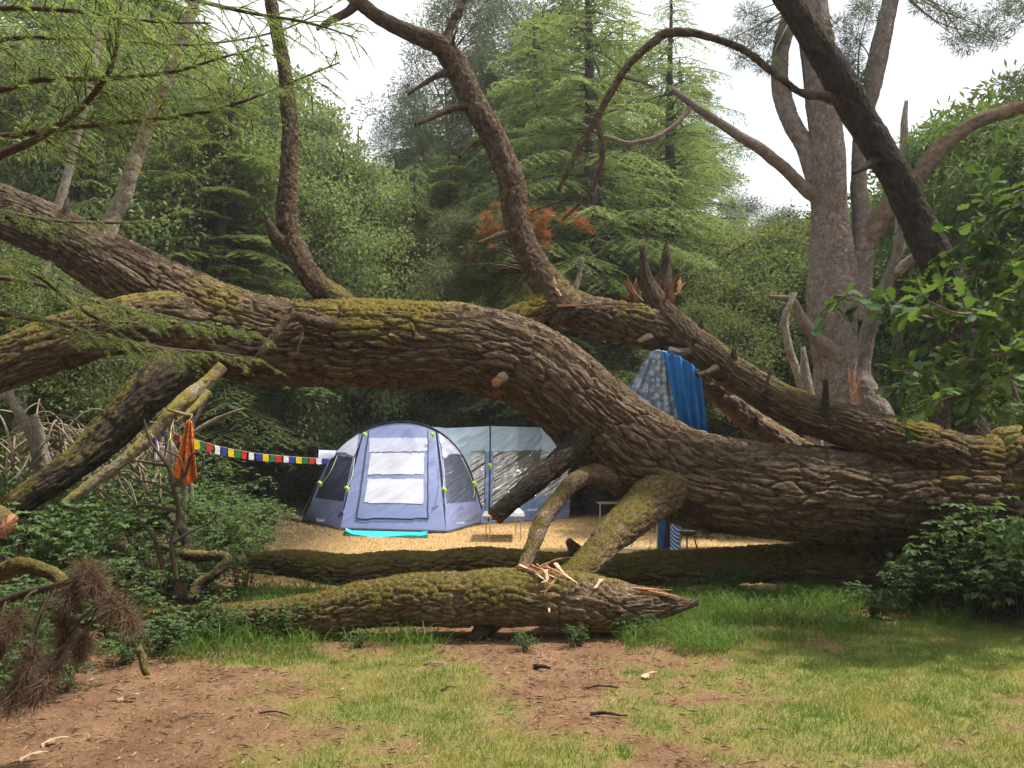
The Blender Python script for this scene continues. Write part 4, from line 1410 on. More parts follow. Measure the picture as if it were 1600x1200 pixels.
Lp, FLp, FRp, Rp = G(473, 815), G(531, 829), G(697, 834), G(757, 817)
up = np.array([0, 0, .02])
panel(TN, [Lp + up, FLp + up], np.vstack([Lp + up, arch_between(474, 568)]), 90, 90,
      [('window', 'mesh_win', [(526, 711), (551, 715), (537, 784), (492, 778), (517, 716)], -.01),
       ('hood', 'lav_pale', [(525, 707), (545, 689), (562, 676), (559, 700), (554, 714), (540, 708)], .02)], 'lav', seed=1)
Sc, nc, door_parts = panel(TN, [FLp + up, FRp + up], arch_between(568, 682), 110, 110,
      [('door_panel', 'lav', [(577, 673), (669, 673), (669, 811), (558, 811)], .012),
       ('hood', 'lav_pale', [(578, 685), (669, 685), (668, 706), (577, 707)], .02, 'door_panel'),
       ('window', 'sky_sheen_win', [(580, 709), (663, 709), (662, 742), (575, 742)], .022, 'door_panel'),
       ('window', 'sky_sheen_win', [(575, 749), (662, 749), (662, 788), (569, 786)], .022, 'door_panel')], 'lav', seed=2, bulge=.04)
panel(TN, [FRp + up, Rp + up], np.vstack([arch_between(682, 757), Rp + up]), 90, 90,
      [('window', 'film_blue', [(693, 718), (705, 712), (717, 711), (733, 738), (743, 762), (744, 783), (698, 787)], -.005),
       ('hood', 'lav_pale', [(685, 678), (700, 688), (712, 701), (720, 711), (704, 710), (692, 717)], .02)], 'lav', seed=3)
# inner lining behind the windows, body behind the arch
back = archc * np.array([.93, 1, .84]) + np.array([0, 2.2, 0])
back[:, 0] += archc[:, 0].mean() * .07
back[:, 2] = np.maximum(back[:, 2], 0)
nA = len(archc)
V = np.vstack([archc + np.array([0, .01, 0]), back])
q = np.array([[i, i + 1, nA + i + 1, nA + i] for i in range(nA - 1)])
part('rear_body', V, [(q, 0)], [M['mid_fabric']], TN)
V = np.vstack([back, [[back[:, 0].mean(), back[0, 1], .4]]])
part('rear_wall', V, [(np.array([[i, i + 1, nA] for i in range(nA - 1)]), 0)], [M['mid_fabric']], TN)
tb = Tubes()
tb.add(archc + np.array([0, -.015, .012]), .022, 6)
V, q = tb.arrays()
part('arch_pole', V, [(q, 0)], [M['piping']], TN)
# groundsheet edge
tb = Tubes()
tb.add(curve_pts([Lp + up, FLp + up], .2), .035, 5)
tb.add(curve_pts([FLp + up, FRp + up], .2), .045, 5)
tb.add(curve_pts([FRp + up, Rp + up], .2), .035, 5)
V, q = tb.arrays()
part('groundsheet', V, [(q, 0)], [M['sheet_dark']], TN)


def on_panel(px, py, S, off=.03):
    x, y = proj(S.reshape(-1, 3))
    k = np.argmin((x - px) ** 2 + (y - py) ** 2)
    return S.reshape(-1, 3)[k] + np.array([0, -off, .5 * off])


def depth_tent(px, py):
    f = (833 - py) / 173.0
    Yb = 15.0 + (abs(px - 615) > 80) * ((abs(px - 615) - 80) / 65.0) * 1.9
    return Yb * (1 - f) + YA * f - .08


# zips, pull cords and lime toggles
tb = Tubes()
for a, b_ in [((577, 674), (558, 811)), ((669, 673), (669, 811)), ((558, 811), (669, 811))]:
    pa, pb = on_panel(*a, Sc), on_panel(*b_, Sc)
    tb.add(np.array([on_panel(a[0] + (b_[0] - a[0]) * f, a[1] + (b_[1] - a[1]) * f, Sc, .022) for f in np.linspace(0, 1, 14)]), .008, 5)
V, q = tb.arrays()
part('zip', V, [(q, 0)], [M['piping']], door_parts[1])
for px, py in [(569, 681), (675, 681), (499, 757), (541, 765), (693, 767), (740, 757)]:
    c = P(px, py, depth_tent(px, py) - .06)
    tb = Tubes()
    tb.add(np.array([c + [-.035, 0, .03], c + [0, -.02, .045], c + [.035, 0, .02], c + [.02, 0, -.05]]), [.012, .035, .035, .012], 6)
    V, q = tb.arrays()
    part('toggle', V, [(q, 0)], [M['lime']], TN)
for a, b_ in [((527, 712), (501, 757)), ((554, 716), (542, 764)), ((692, 718), (692, 765)), ((722, 715), (739, 755)), ((740, 758), (739, 777))]:
    tb = Tubes()
    tb.add(curve_pts([P(*a, depth_tent(*a) - .02), P((a[0] + b_[0]) / 2 + 2, (a[1] + b_[1]) / 2 + 3, depth_tent((a[0] + b_[0]) / 2, (a[1] + b_[1]) / 2) - .08), P(*b_, depth_tent(*b_) - .06)], .1), .007, 5)
    V, q = tb.arrays()
    part('cord', V, [(q, 0)], [M['rope']], TN)
tb = Tubes()
tb.add(np.array([P(519, 712, 16.9), G(464, 818)]), .006, 4)
V, q = tb.arrays()
part('guy_rope', V, [(q, 0)], [M['rope']], TN)
# side wing top with white lining
V = np.array([P(498, 703, 16.9), P(526, 704, 16.9), P(522, 714, 16.85), P(497, 727, 16.9), P(498, 703, 17.5), P(526, 704, 17.5)])
part('wing', V, [(np.array([[0, 1, 2, 3], [4, 5, 1, 0]]), 0)], [M['lav_pale']], TN)


def lettering(txt, px, py, wpx, Y, parent, mat, rot=0.0):
    cu = bpy.data.curves.new('lettering', 'FONT')
    cu.body = txt
    cu.extrude = .001
    cu.offset = .008
    ob = bpy.data.objects.new('tmp', cu)
    COL.objects.link(ob)
    dg = bpy.context.evaluated_depsgraph_get()
    me = bpy.data.meshes.new_from_object(ob.evaluated_get(dg))
    COL.objects.unlink(ob)
    bpy.data.objects.remove(ob)
    co = np.zeros(len(me.vertices) * 3)
    me.vertices.foreach_get('co', co)
    co = co.reshape(-1, 3)
    wd = co[:, 0].max() - co[:, 0].min()
    s = wpx * Y / F / wd
    ang = rot
    p0 = P(px, py, Y)
    v = np.column_stack([p0[0] + co[:, 0] * s * math.cos(ang), p0[1] + co[:, 0] * s * math.sin(ang) - co[:, 2] * s, p0[2] + co[:, 1] * s])
    # lean with the panel
    v[:, 1] += (v[:, 2] - p0[2]) * .55
    base = np.array(parent.location)
    me.vertices.foreach_set('co', (v - base).ravel())
    me.materials.clear()
    me.materials.append(M[mat])
    me.update()
    o = bpy.data.objects.new('lettering', me)
    COL.objects.link(o)
    o.parent = parent
    return o


lettering('Outwell', 494, 814, 18, 15.55, TN, 'print', -.65)
lettering('OUTWELL', 713, 819, 17, 15.25, TN, 'print', .75)
for dx, dy in ((0, 0), (4, -3)):
    V = np.array([P(528 + dx, 808 + dy, 14.9), P(532 + dx, 807 + dy, 14.9), P(533 + dx, 800 + dy, 15), P(529 + dx, 801 + dy, 15)])
    part('emblem', np.vstack([V, V + [0, .01, 0]]), [(np.array([[0, 1, 2, 3], [7, 6, 5, 4], [0, 4, 5, 1], [1, 5, 6, 2], [2, 6, 7, 3], [3, 7, 4, 0]]), 0)], [M['print_dark']], TN)

# the blue tunnel section behind
T2 = thing('tunnel_tent', 'pale blue tunnel tent with rippled clear windows behind the lavender tent', 'tent', tuple(G(888, 811)))
b0, b1 = G(672, 824), G(888, 811)
botm = np.array([b0 + up, b1 + up])
Yt0, Yt1 = 17.6, 18.9
topc = np.array([P(640, 664, Yt0 + .2), P(700, 669, Yt0 + .3), P(766, 666, Yt0 + .6), P(810, 667, Yt0 + .9), P(846, 668, Yt1 + .2), P(860, 684, Yt1), P(876, 706, Yt1 - .2), P(888, 726, Yt1 - .4)])
panel(T2, botm, topc, 150, 90,
      [('lower_panel', 'mid_fabric', [(660, 840), (900, 840), (900, 769), (660, 790)], .005),
       ('window', 'film_grey', [(769, 706), (846, 703), (872, 712), (886, 728), (886, 769), (769, 790)], -.008),
       ('window', 'film_grey', [(735, 705), (758, 705), (758, 790), (735, 790)], -.008),
       ('seam_strip', 'mid_fabric', [(758, 705), (769, 705), (769, 812), (758, 812)], .02)], 'sky_fabric', seed=5, bulge=.10, wr=.03, name='roof')
tcr = resamp(topc, 40)
bk = tcr + np.array([.15, 1.6, 0])
bk[:, 2] = .05
bk[:, 1] = np.maximum(bk[:, 1], 19.8)
V = np.vstack([tcr, bk])
part('rear_roof', V, [(np.array([[i, i + 1, 41 + i, 40 + i] for i in range(39)]), 0)], [M['sky_fabric']], T2)
V = np.vstack([b1 + up, tcr[-1], bk[-1]])
part('end_wall', V, [(np.array([[0, 1, 2]]), 0)], [M['mid_fabric']], T2)
tb = Tubes()
tb.add(np.array([P(766, 662, 18.1), P(766, 705, 17.5), P(765, 760, 17.2), P(764, 815, 17.0)]), .018, 6)
V, q = tb.arrays()
part('pole', V, [(q, 0)], [M['piping']], T2)
c = P(765, 729, 17.1)
for c in (P(765, 729, 17.1), P(888, 731, 18.2)):
    tb = Tubes()
    tb.add(np.array([c + [-.03, 0, .05], c + [0, -.03, .05], c + [.03, 0, -.02], c + [0, 0, -.06]]), [.012, .035, .03, .01], 6)
    V, q = tb.arrays()
    part('toggle', V, [(q, 0)], [M['lime']], T2)
lettering('outwell', 824, 798, 16, 17.5, T2, 'print', .3)

# turquoise mat in front of the door
c4 = [G(540, 831), G(668, 834), G(668, 842), G(540, 838)]
c4 = [np.array(v) for v in c4]
gx = []
ns = 24
for i in range(ns + 1):
    for j in range(9):
        a, b_ = i / ns, j / 8
        p = (c4[0] * (1 - a) + c4[1] * a) * (1 - b_) + (c4[3] * (1 - a) + c4[2] * a) * b_
        p = p + np.array([0, 0, .03 + .025 * math.sin(a * 7 + b_ * 2) * b_ + (.05 * max(0, 1 - a * 14)) + (.03 * max(0, a * 12 - 11))])
        gx.append(p)
V = np.array(gx)
idx = np.arange(len(V)).reshape(ns + 1, 9)
Q = np.stack([idx[:-1, :-1], idx[1:, :-1], idx[1:, 1:], idx[:-1, 1:]], -1).reshape(-1, 4)
Vb = V.copy()
Vb[:, 2] = -0.01
rim = list(idx[:, 0]) + list(idx[-1, 1:]) + list(idx[::-1, -1][1:]) + list(idx[0, ::-1][1:])
n0 = len(V)
sideq = np.array([[rim[i], rim[i + 1] if i + 1 < len(rim) else rim[0], n0 + (rim[i + 1] if i + 1 < len(rim) else rim[0]), n0 + rim[i]] for i in range(len(rim) - 1)])
M['turq'] = fabric('turquoise_foam', (0.03, 0.56, 0.76), rough=.6, bump=.1)
solo('door_mat', np.vstack([V, Vb]), [(Q, 0), (sideq, 0)], [M['turq']], 'bright turquoise foam mat on the straw in front of the lavender tent', 'mat')

# ------------------------------------------------------------------ camp furniture
M['alu'] = mat_plain('aluminium', (0.60, 0.58, 0.54), .35, .08, metal=.8)
M['white_paint'] = mat_plain('white_enamel', (0.78, 0.76, 0.70), .4, .05)
M['grey_cloth'] = fabric('grey_slat_cloth', (0.36, 0.36, 0.38))
M['black_metal'] = mat_plain('black_enamel', (0.02, 0.02, 0.022), .35, .2)
M['ash'] = mat_plain('grey_ash', (0.30, 0.30, 0.31), .9, .4, 30, bump=.5)


def boxv(x0, x1, y0, y1, z0, z1):
    V = np.array([[x, y, z] for x in (x0, x1) for y in (y0, y1) for z in (z0, z1)])
    Q = np.array([[0, 1, 3, 2], [4, 6, 7, 5], [0, 4, 5, 1], [2, 3, 7, 6], [0, 2, 6, 4], [1, 5, 7, 3]])
    return V, Q


def rod(name, pts, r, mat, parent, sides=8):
    tb = Tubes()
    tb.add(np.asarray(pts, float), r, sides)
    V, q = tb.arrays()
    return part(name, V, [(q, 0)], [M[mat]], parent)


def camp_table(label, legs, ztop, x0, x1, y0, y1, mat, slats):
    t = thing('camp_table', label, 'table', ((x0 + x1) / 2, (y0 + y1) / 2, 0))
    w = (y1 - y0) / slats
    for k in range(slats):
        V, Q = boxv(x0, x1, y0 + k * w + .006, y0 + (k + 1) * w - .006, ztop - .018, ztop)
        part('slat', V, [(Q, 0)], [M[mat]], t, smooth=False)
    for sx in (x0 + .05, x1 - .05):
        rod('rail', [(sx, y0, ztop - .03), (sx, y1, ztop - .03)], .012, 'alu', t)
    for lx, ly in legs:
        rod('leg', [(lx, ly, 0), (lx * .97 + (x0 + x1) / 2 * .03, ly * .97 + (y0 + y1) / 2 * .03, ztop - .02)], .010, 'alu', t)
    return t


pA, pB = G(762, 845), G(812, 838)
tz = float(P(790, 803, (pA[1] + pB[1]) / 2)[2])
g1, g2, g3, g4 = G(759, 842), G(765, 846), G(806, 836), G(814, 841)
camp_table('low slatted camp table on thin metal legs below the sawn stub', [(g1[0], g1[1]), (g2[0], g2[1]), (g3[0], g3[1]), (g4[0], g4[1])], tz,
           g1[0] - .05, g4[0] + .06, g2[1] - .04, g3[1] + .08, 'grey_cloth', 6)
# enamel bowl, upside down on the table
cb = np.array([P(809, 800, pB[1])[0], (g3[1] + g4[1]) / 2, tz])
pr = [(.0, .075), (.03, .073), (.055, .06), (.075, .035), (.085, .008), (.095, .004), (.095, 0.0), (.082, 0.0)]
V, Q = [], []
for i, (r_, z_) in enumerate(pr):
    for k in range(16):
        a = k / 16 * 2 * math.pi
        V.append(cb + [r_ * math.cos(a), r_ * math.sin(a), z_])
for i in range(len(pr) - 1):
    for k in range(16):
        Q.append([i * 16 + k, i * 16 + (k + 1) % 16, (i + 1) * 16 + (k + 1) % 16, (i + 1) * 16 + k])
solo('bowl', V, [(np.array(Q), 0)], [M['white_paint']], 'small white bowl turned over on the low camp table', 'bowl', loc=cb)

ga = G(937, 822)
Yt = ga[1]
zt = float(P(950, 785, Yt)[2])
camp_table('taller folding table with silver slats behind the mossy prop limb', [(ga[0], Yt - .12), (ga[0] + .03, Yt + .25), (ga[0] + .42, Yt - .1), (ga[0] + .42, Yt + .25)], zt, ga[0] - .05, ga[0] + .5, Yt - .2, Yt + .3, 'alu', 5)

# blue camp chair seen under the trunk
gc = G(1044, 859)
CH = thing('camp_chair', 'folded blue camp chair with pale stripes under the trunk', 'chair', tuple(gc))
m, t, out = new_mat('striped_blue_canvas')
b = N(t, 'ShaderNodeBsdfPrincipled', Roughness=.7)
tc = N(t, 'ShaderNodeTexCoord')
wv = N(t, 'ShaderNodeTexWave', Scale=9.0)
wv.bands_direction = 'DIAGONAL'
wv.inputs['Distortion'].default_value = 1.5
t.links.new(tc.outputs['Object'], wv.inputs['Vector'])
r = ramp(t, [(0.70, (0.025, 0.085, 0.25)), (0.85, (0.40, 0.52, 0.66))])
t.links.new(wv.outputs['Fac'], r.inputs['Fac'])
t.links.new(r.outputs['Color'], b.inputs['Base Color'])
t.links.new(b.outputs[0], out.inputs['Surface'])
M['stripe'] = m
M['navy'] = fabric('navy_canvas', (0.012, 0.022, 0.06), transl=.02)
M['blue_canvas'] = fabric('blue_canvas', (0.03, 0.10, 0.30), transl=.05)
k = gc[1] / F


def sheet(name, p00, p10, p11, p01, parent, mat, th=.02, sag=.03, n=8):
    p00, p10, p11, p01 = [np.asarray(v, float) for v in (p00, p10, p11, p01)]
    V = []
    for i in range(n + 1):
        for j in range(n + 1):
            a, b_ = i / n, j / n
            p = (p00 * (1 - a) + p10 * a) * (1 - b_) + (p01 * (1 - a) + p11 * a) * b_
            V.append(p + np.array([0, sag * math.sin(math.pi * a) * (.4 + .6 * math.sin(math.pi * b_)), 0]))
    V = np.array(V)
    nn_ = nrmz(np.cross(p10 - p00, p01 - p00))
    idx = np.arange((n + 1) ** 2).reshape(n + 1, n + 1)
    Q = np.stack([idx[:-1, :-1], idx[1:, :-1], idx[1:, 1:], idx[:-1, 1:]], -1).reshape(-1, 4)
    m0 = len(V)
    rim = list(idx[:, 0]) + list(idx[-1, 1:]) + list(idx[::-1, -1][1:]) + list(idx[0, ::-1][1:])
    sq = np.array([[rim[i], rim[i + 1], m0 + rim[i + 1], m0 + rim[i]] for i in range(len(rim) - 1)])
    return part(name, np.vstack([V, V + nn_ * th]), [(Q, 0), (Q[:, ::-1] + m0, 0), (sq, 0)], [M[mat]], parent)


Yc = gc[1]
sheet('side_panel', P(1028, 859, Yc), P(1034, 859, Yc + .1), P(1040, 800, Yc + .1), P(1027, 800, Yc), CH, 'blue_canvas')
sheet('back_panel', P(1034, 858, Yc + .12), P(1050, 858, Yc + .14), P(1050, 795, Yc + .2), P(1036, 795, Yc + .2), CH, 'navy')
sheet('front_panel', P(1047, 859, Yc - .02), P(1062, 858, Yc - .04), P(1063, 800, Yc), P(1048, 800, Yc), CH, 'stripe')
for xx in (1027, 1048, 1063):
    rod('leg', [P(xx, 861, Yc + .01), P(xx, 790, Yc + .04)], .010, 'alu', CH)
# white tube frame on the ground
g0 = [G(970, 849, .02), G(988, 848, .02), G(990, 846, .1), G(990, 838, .25)]
FR = thing('tube_frame', 'white bent tube frame lying on the ground by the blue chair', 'frame', tuple(G(995, 857)))
rod('tube', curve_pts([G(965, 857, .015), G(1000, 858, .015), G(1013, 856, .02), G(1016, 850, .04), G(1017, 846, .10)], .05), .012, 'white_paint', FR)
rod('tube', curve_pts([G(966, 849, .015), G(984, 848, .015), G(990, 846, .03), G(991, 843, .14)], .05), .010, 'white_paint', FR)
rod('cross_bar', [G(966, 857, .015), G(966, 849, .015)], .009, 'white_paint', FR)
# small black grill
gg = G(1075, 858)
GR = thing('grill', 'small black charcoal grill with grey ash on splayed legs beside the blue chair', 'grill', tuple(gg))
pr = [(.0, .20), (.09, .205), (.15, .235), (.18, .27), (.19, .30), (.182, .30), (.17, .275), (.0, .262)]
V, Q = [], []
for i, (r_, z_) in enumerate(pr):
    for k_ in range(24):
        a = k_ / 24 * 2 * math.pi
        V.append(gg + np.array([r_ * math.cos(a), r_ * math.sin(a), z_]))
for i in range(len(pr) - 1):
    for k_ in range(24):
        Q.append([i * 24 + k_, i * 24 + (k_ + 1) % 24, (i + 1) * 24 + (k_ + 1) % 24, (i + 1) * 24 + k_])
part('bowl', V, [(np.array(Q), 0)], [M['black_metal']], GR)
V2 = [gg + np.array([0, 0, .29])] + [gg + np.array([.165 * math.cos(a) * (1 + .05 * math.sin(5 * a)), .165 * math.sin(a), .278 + .006 * math.sin(9 * a)]) for a in np.linspace(0, 2 * math.pi, 24, endpoint=False)]
part('ash', V2, [(np.array([[0, 1 + i, 1 + (i + 1) % 24] for i in range(24)]), 0)], [M['ash']], GR)
for a in (.3, 2.4, 4.4):
    e = np.array([math.cos(a), math.sin(a), 0])
    rod('leg', curve_pts([gg + e * .11 + [0, 0, .215], gg + e * .13 + [0, 0, .12], gg + e * .17 + [0, 0, 0]], .05), .012, 'black_metal', GR)

# ------------------------------------------------------------------ washing
def draped(name, label, cat, outline_top, outline_bot, Y, mat, folds, amp, nx_=60, nz_=50, th=.012, seed=0, belly=.08, Yb=None):
    """hanging cloth: top curve to bottom curve (photo px at distance Y), with vertical folds"""
    tp = np.array([P(x, y, Y) for x, y in outline_top])
    bt = np.array([P(x, y, Yb or Y) for x, y in outline_bot])
    tp, bt = resamp(tp, nx_ + 1), resamp(bt, nx_ + 1)
    V = []
    rg_ = np.random.default_rng(seed)
    ph = rg_.random(4) * 6
    for j in range(nz_ + 1):
        f = j / nz_
        for i in range(nx_ + 1):
            a = i / nx_
            p = tp[i] * (1 - f) + bt[i] * f
            w = math.sin(a * folds * 6.283 + ph[0] + .8 * math.sin(f * 3 + ph[1])) + .5 * math.sin(a * folds * 2.3 * 6.283 + ph[2] + f * 2)
            p = p + np.array([.25 * amp * math.cos(a * folds * 6.283 + ph[3]) * f, -amp * w * (.25 + .75 * f) - belly * math.sin(math.pi * f), .004 * math.sin(a * 40)])
            V.append(p)
    V = np.array(V)
    idx = np.arange((nx_ + 1) * (nz_ + 1)).reshape(nz_ + 1, nx_ + 1)
    Q = np.stack([idx[:-1, :-1], idx[1:, :-1], idx[1:, 1:], idx[:-1, 1:]], -1).reshape(-1, 4)
    m0 = len(V)
    rim = list(idx[0]) + list(idx[1:, -1]) + list(idx[-1, ::-1][1:]) + list(idx[::-1, 0][1:])
    sq = np.array([[rim[i], rim[i + 1], m0 + rim[i + 1], m0 + rim[i]] for i in range(len(rim) - 1)])
    return solo(name, np.vstack([V, V + [0, th, 0]]), [(Q, 0), (Q[:, ::-1] + m0, 0), (sq, 0)], [M[mat]], label, cat)


def mat_pattern():
    m, t, out = new_mat('patterned_cotton')
    b = N(t, 'ShaderNodeBsdfPrincipled', Roughness=.85)
    tc = N(t, 'ShaderNodeTexCoord')
    mp = N(t, 'ShaderNodeMapping')
    mp.inputs['Scale'].default_value = (15, .01, 15)
    t.links.new(tc.outputs['Object'], mp.inputs['Vector'])
    vo = N(t, 'ShaderNodeTexVoronoi', Scale=1.0)
    vo.inputs['Randomness'].default_value = .6
    t.links.new(mp.outputs['Vector'], vo.inputs['Vector'])
    r = ramp(t, [(0.20, (.74, .80, .85)), (0.30, (.24, .34, .48)), (0.40, (.64, .72, .80)), (0.56, (.20, .30, .44))])
    t.links.new(vo.outputs['Distance'], r.inputs['Fac'])
    t.links.new(r.outputs['Color'], b.inputs['Base Color'])
    t.links.new(b.outputs[0], out.inputs['Surface'])
    return m


M['pattern'] = mat_pattern()
M['blue_towel'] = fabric('blue_towel', (0.035, 0.20, 0.56), rough=.9, bump=.5, stretch=(9, 9, 9), spec=.1, transl=.08)
M['orange_towel'] = fabric('orange_towel', (0.72, 0.20, 0.045), rough=.95, bump=.8, stretch=(18, 18, 18), spec=.05, transl=.15, var=.08)
M['white_cloth'] = fabric('white_cloth', (0.74, 0.70, 0.70), rough=.9, spec=.1)
M['purple_cloth'] = fabric('purple_cloth', (0.10, 0.06, 0.25), rough=.9, spec=.1)
M['cream_cloth'] = fabric('cream_cloth', (0.50, 0.44, 0.36), rough=.9, spec=.1, var=.3, stretch=(14, 14, 14))
draped('patterned_cloth', 'blue and white patterned cloth hanging from a stub of the upper limb', 'cloth', [(1016, 550), (1028, 546), (1042, 549)], [(980, 606), (996, 632), (1026, 655), (1070, 690)], 8.86, 'pattern', 5, .03, seed=1, belly=.0, Yb=8.95)
draped('blue_towel', 'plain bright blue towel hanging beside the patterned cloth', 'towel', [(1036, 549), (1060, 556), (1085, 572), (1096, 592)], [(1066, 690), (1080, 692), (1094, 694), (1106, 690)], 8.80, 'blue_towel', 3, .04, seed=2, belly=.0, Yb=8.92)
YO = 7.68
draped('orange_towel', 'orange towel hanging from the slender mossy bough', 'towel', [(292, 657), (296, 655), (300, 660)], [(270, 742), (281, 752), (296, 757), (309, 746)], YO, 'orange_towel', 2.2, .03, seed=3, belly=.0)
draped('cream_cloth', 'small cream rag pegged beside the orange towel', 'cloth', [(263, 687), (266, 686), (268, 688)], [(254, 718), (262, 724), (272, 722), (278, 712)], YO, 'cream_cloth', 2, .02, seed=4, belly=0)
draped('white_cloth', 'white cloth with a drooping edge pegged beside the cream rag', 'cloth', [(242, 683), (248, 697), (257, 697)], [(243, 716), (248, 720), (256, 712)], YO + .03, 'white_cloth', 1.5, .015, seed=5, belly=0)
draped('purple_cloth', 'narrow purple cloth hanging beside the white cloth', 'cloth', [(238, 685), (243, 682)], [(240, 706), (246, 704)], YO - .02, 'purple_cloth', 1, .01, nx_=16, nz_=16, seed=6, belly=0)
tb = Tubes()
tb.add(curve_pts([P(272, 655, 7.9), P(268, 668, 7.87), P(266, 687, YO)], .05), .004, 5)
V, q = tb.arrays()
solo('cord', V, [(q, 0)], [M['rope']], 'thin cord holding up the cream rag', 'cord')
tb = Tubes()
tb.add(curve_pts([P(236, 678, YO + .1), P(240, 683, YO), P(252, 694, YO), P(266, 687, YO), P(280, 668, YO), P(296, 656, YO), P(300, 650, YO + .02)], .05), .0035, 5)
V, q = tb.arrays()
solo('washing_line', V, [(q, 0)], [M['rope']], 'thin washing line from which the small cloths hang', 'line')

# prayer flags
PF = thing('flag_string', 'string of small coloured flags from the mossy bough to the lavender tent', 'bunting', tuple(P(250, 670, 7.9) * [1, 1, 0]))
fl_px = [(248, 668), (276, 679), (300, 685), (330, 694), (360, 701), (400, 708), (440, 712), (480, 715), (510, 716), (522, 714)]
fl = np.array([P(x, y, 7.9 + (16.7 - 7.9) * (x - 248) / (522 - 248.0)) for x, y in fl_px])
fl = spline(fl, .05)
tb = Tubes()
tb.add(fl, .0022, 5)
V, q = tb.arrays()
part('string', V, [(q, 0)], [M['white_cloth']], PF)
FC = {'red': (0.50, 0.03, 0.035), 'white': (0.66, 0.64, 0.66), 'blue': (0.035, 0.05, 0.28), 'yellow': (0.66, 0.50, 0.02), 'green': (0.025, 0.15, 0.045)}
for k_, c_ in FC.items():
    M['flag_' + k_] = fabric('flag_' + k_, c_, rough=.85, spec=.1, transl=.25)
order = ['red', 'white', 'blue', 'yellow', 'green']
fx = proj(fl)[0]
stops = [256, 266, 276, 287, 297, 308, 317, 327, 340, 351, 361, 372, 382, 393, 404, 415, 426, 436, 447, 456, 467, 477, 488, 498, 508]
names = ['blue', 'yellow', 'red', 'white', 'blue', 'yellow', 'green', 'red', 'white', 'blue', 'yellow', 'green', 'red', 'white', 'blue', 'yellow', 'green', 'red', 'white', 'blue', 'yellow', 'green', 'red', 'white', 'blue']
rf = np.random.default_rng(2)
for s_, nm in zip(stops, names):
    i0, i1 = np.argmin(abs(fx - (s_ - 4.6))), np.argmin(abs(fx - (s_ + 4.6)))
    a, b_ = fl[i0], fl[i1]
    hgt = np.linalg.norm(b_ - a) * (0.9 + .15 * rf.random()) if s_ > 300 else .075
    hgt = min(hgt, .115)
    V = []
    n_ = 5
    for j in range(n_ + 1):
        for i in range(n_ + 1):
            p = a + (b_ - a) * i / n_ + np.array([.012 * rf.normal() * j / n_ * .4, .02 * math.sin(i * 1.1 + s_) * j / n_, -hgt * j / n_])
            V.append(p)
    V = np.array(V)
    idx = np.arange((n_ + 1) ** 2).reshape(n_ + 1, n_ + 1)
    Q = np.stack([idx[:-1, :-1], idx[1:, :-1], idx[1:, 1:], idx[:-1, 1:]], -1).reshape(-1, 4)
    part('flag', V, [(Q, 0)], [M['flag_' + nm]], PF, label=nm + ' flag')

# ------------------------------------------------------------------ grass, litter
def blades(pos, L, Wd, tint, lean, rng, seg=1, droop=.5):
    n = len(pos)
    d = rng.normal(0, lean, (n, 3))
    d[:, 2] = 1
    d = nrmz(d)
    if seg == 1:
        return leaf_arrays(pos, d, rng.normal(size=(n, 3)) + [0, 0, .01], L, Wd, tint, 'tri')
    side = nrmz(np.cross(d, rng.normal(size=(n, 3))))
    out = nrmz(np.column_stack([rng.normal(size=n), rng.normal(size=n), np.zeros(n)]))
    L, Wd = L[:, None], Wd[:, None] if np.ndim(Wd) else np.full((n, 1), Wd)
    p1 = pos + d * L * .5 + out * L * .10 * droop
    p2 = pos + d * L * .85 + out * L * .40 * droop
    p3 = pos + d * L * .95 + out * L * .85 * droop - np.array([0, 0, 1]) * L * .12 * droop
    V = np.stack([pos - side * Wd * .5, pos + side * Wd * .5, p1 - side * Wd * .45, p1 + side * Wd * .45, p2 - side * Wd * .3, p2 + side * Wd * .3, p3], 1).reshape(-1, 3)
    k = np.arange(n)[:, None] * 7
    Fc = np.vstack([k + np.array(a) for a in ([0, 1, 3], [0, 3, 2], [2, 3, 5], [2, 5, 4], [4, 5, 6])])
    return V, Fc, np.repeat(tint, 7)


rg = np.random.default_rng(77)
# short turf
n = 420000
pt = np.column_stack([rg.uniform(-5.6, 5.8, n), rg.uniform(3.3, 8.6, n), np.zeros(n)])
pxx, pyy = proj(pt)
pt = pt[(pxx > -60) & (pxx < 1660) & (pyy < 1230)]
gm = turf_mask(pt)
keep = rg.random(len(pt)) < gm * .95 + .02
pt, gm = pt[keep], gm[keep]
pt[:, 2] = ground_z(pt[:, 0], pt[:, 1]) - .012
tn = np.clip(fbm(pt * [2.2, 2.2, 0], 3, 5) * 2.4 - .72 + .5 * rg.random(len(pt)) + .12 * gm, 0, 1)
L = (.022 + .035 * rg.random(len(pt))) * (.6 + .6 * gm)
v, f, t_ = blades(pt, L, .0055, tn, .55, rg)
print('turf', len(pt))
solo('turf_grass', v, [(f, 0)], [M['turf']], 'short worn grass, green and yellow, on the bare soil', 'grass', attrs=dict(tint=t_), smooth=False, kind='stuff')
# dry straw by the tents
n = 60000
pt = np.column_stack([rg.uniform(-5.5, 6.5, n), rg.uniform(9.5, 19, n), np.zeros(n)])
k = rg.random(n) < straw_mask(pt) * .9
pt = pt[k]
pt[:, 2] = ground_z(pt[:, 0], pt[:, 1]) - .01
v, f, t_ = blades(pt, .03 + .05 * rg.random(len(pt)), .010, rg.random(len(pt)), .8, rg)
solo('dry_grass', v, [(f, 0)], [M['straw']], 'dry straw coloured grass around the tents', 'grass', attrs=dict(tint=t_), smooth=False, kind='stuff')


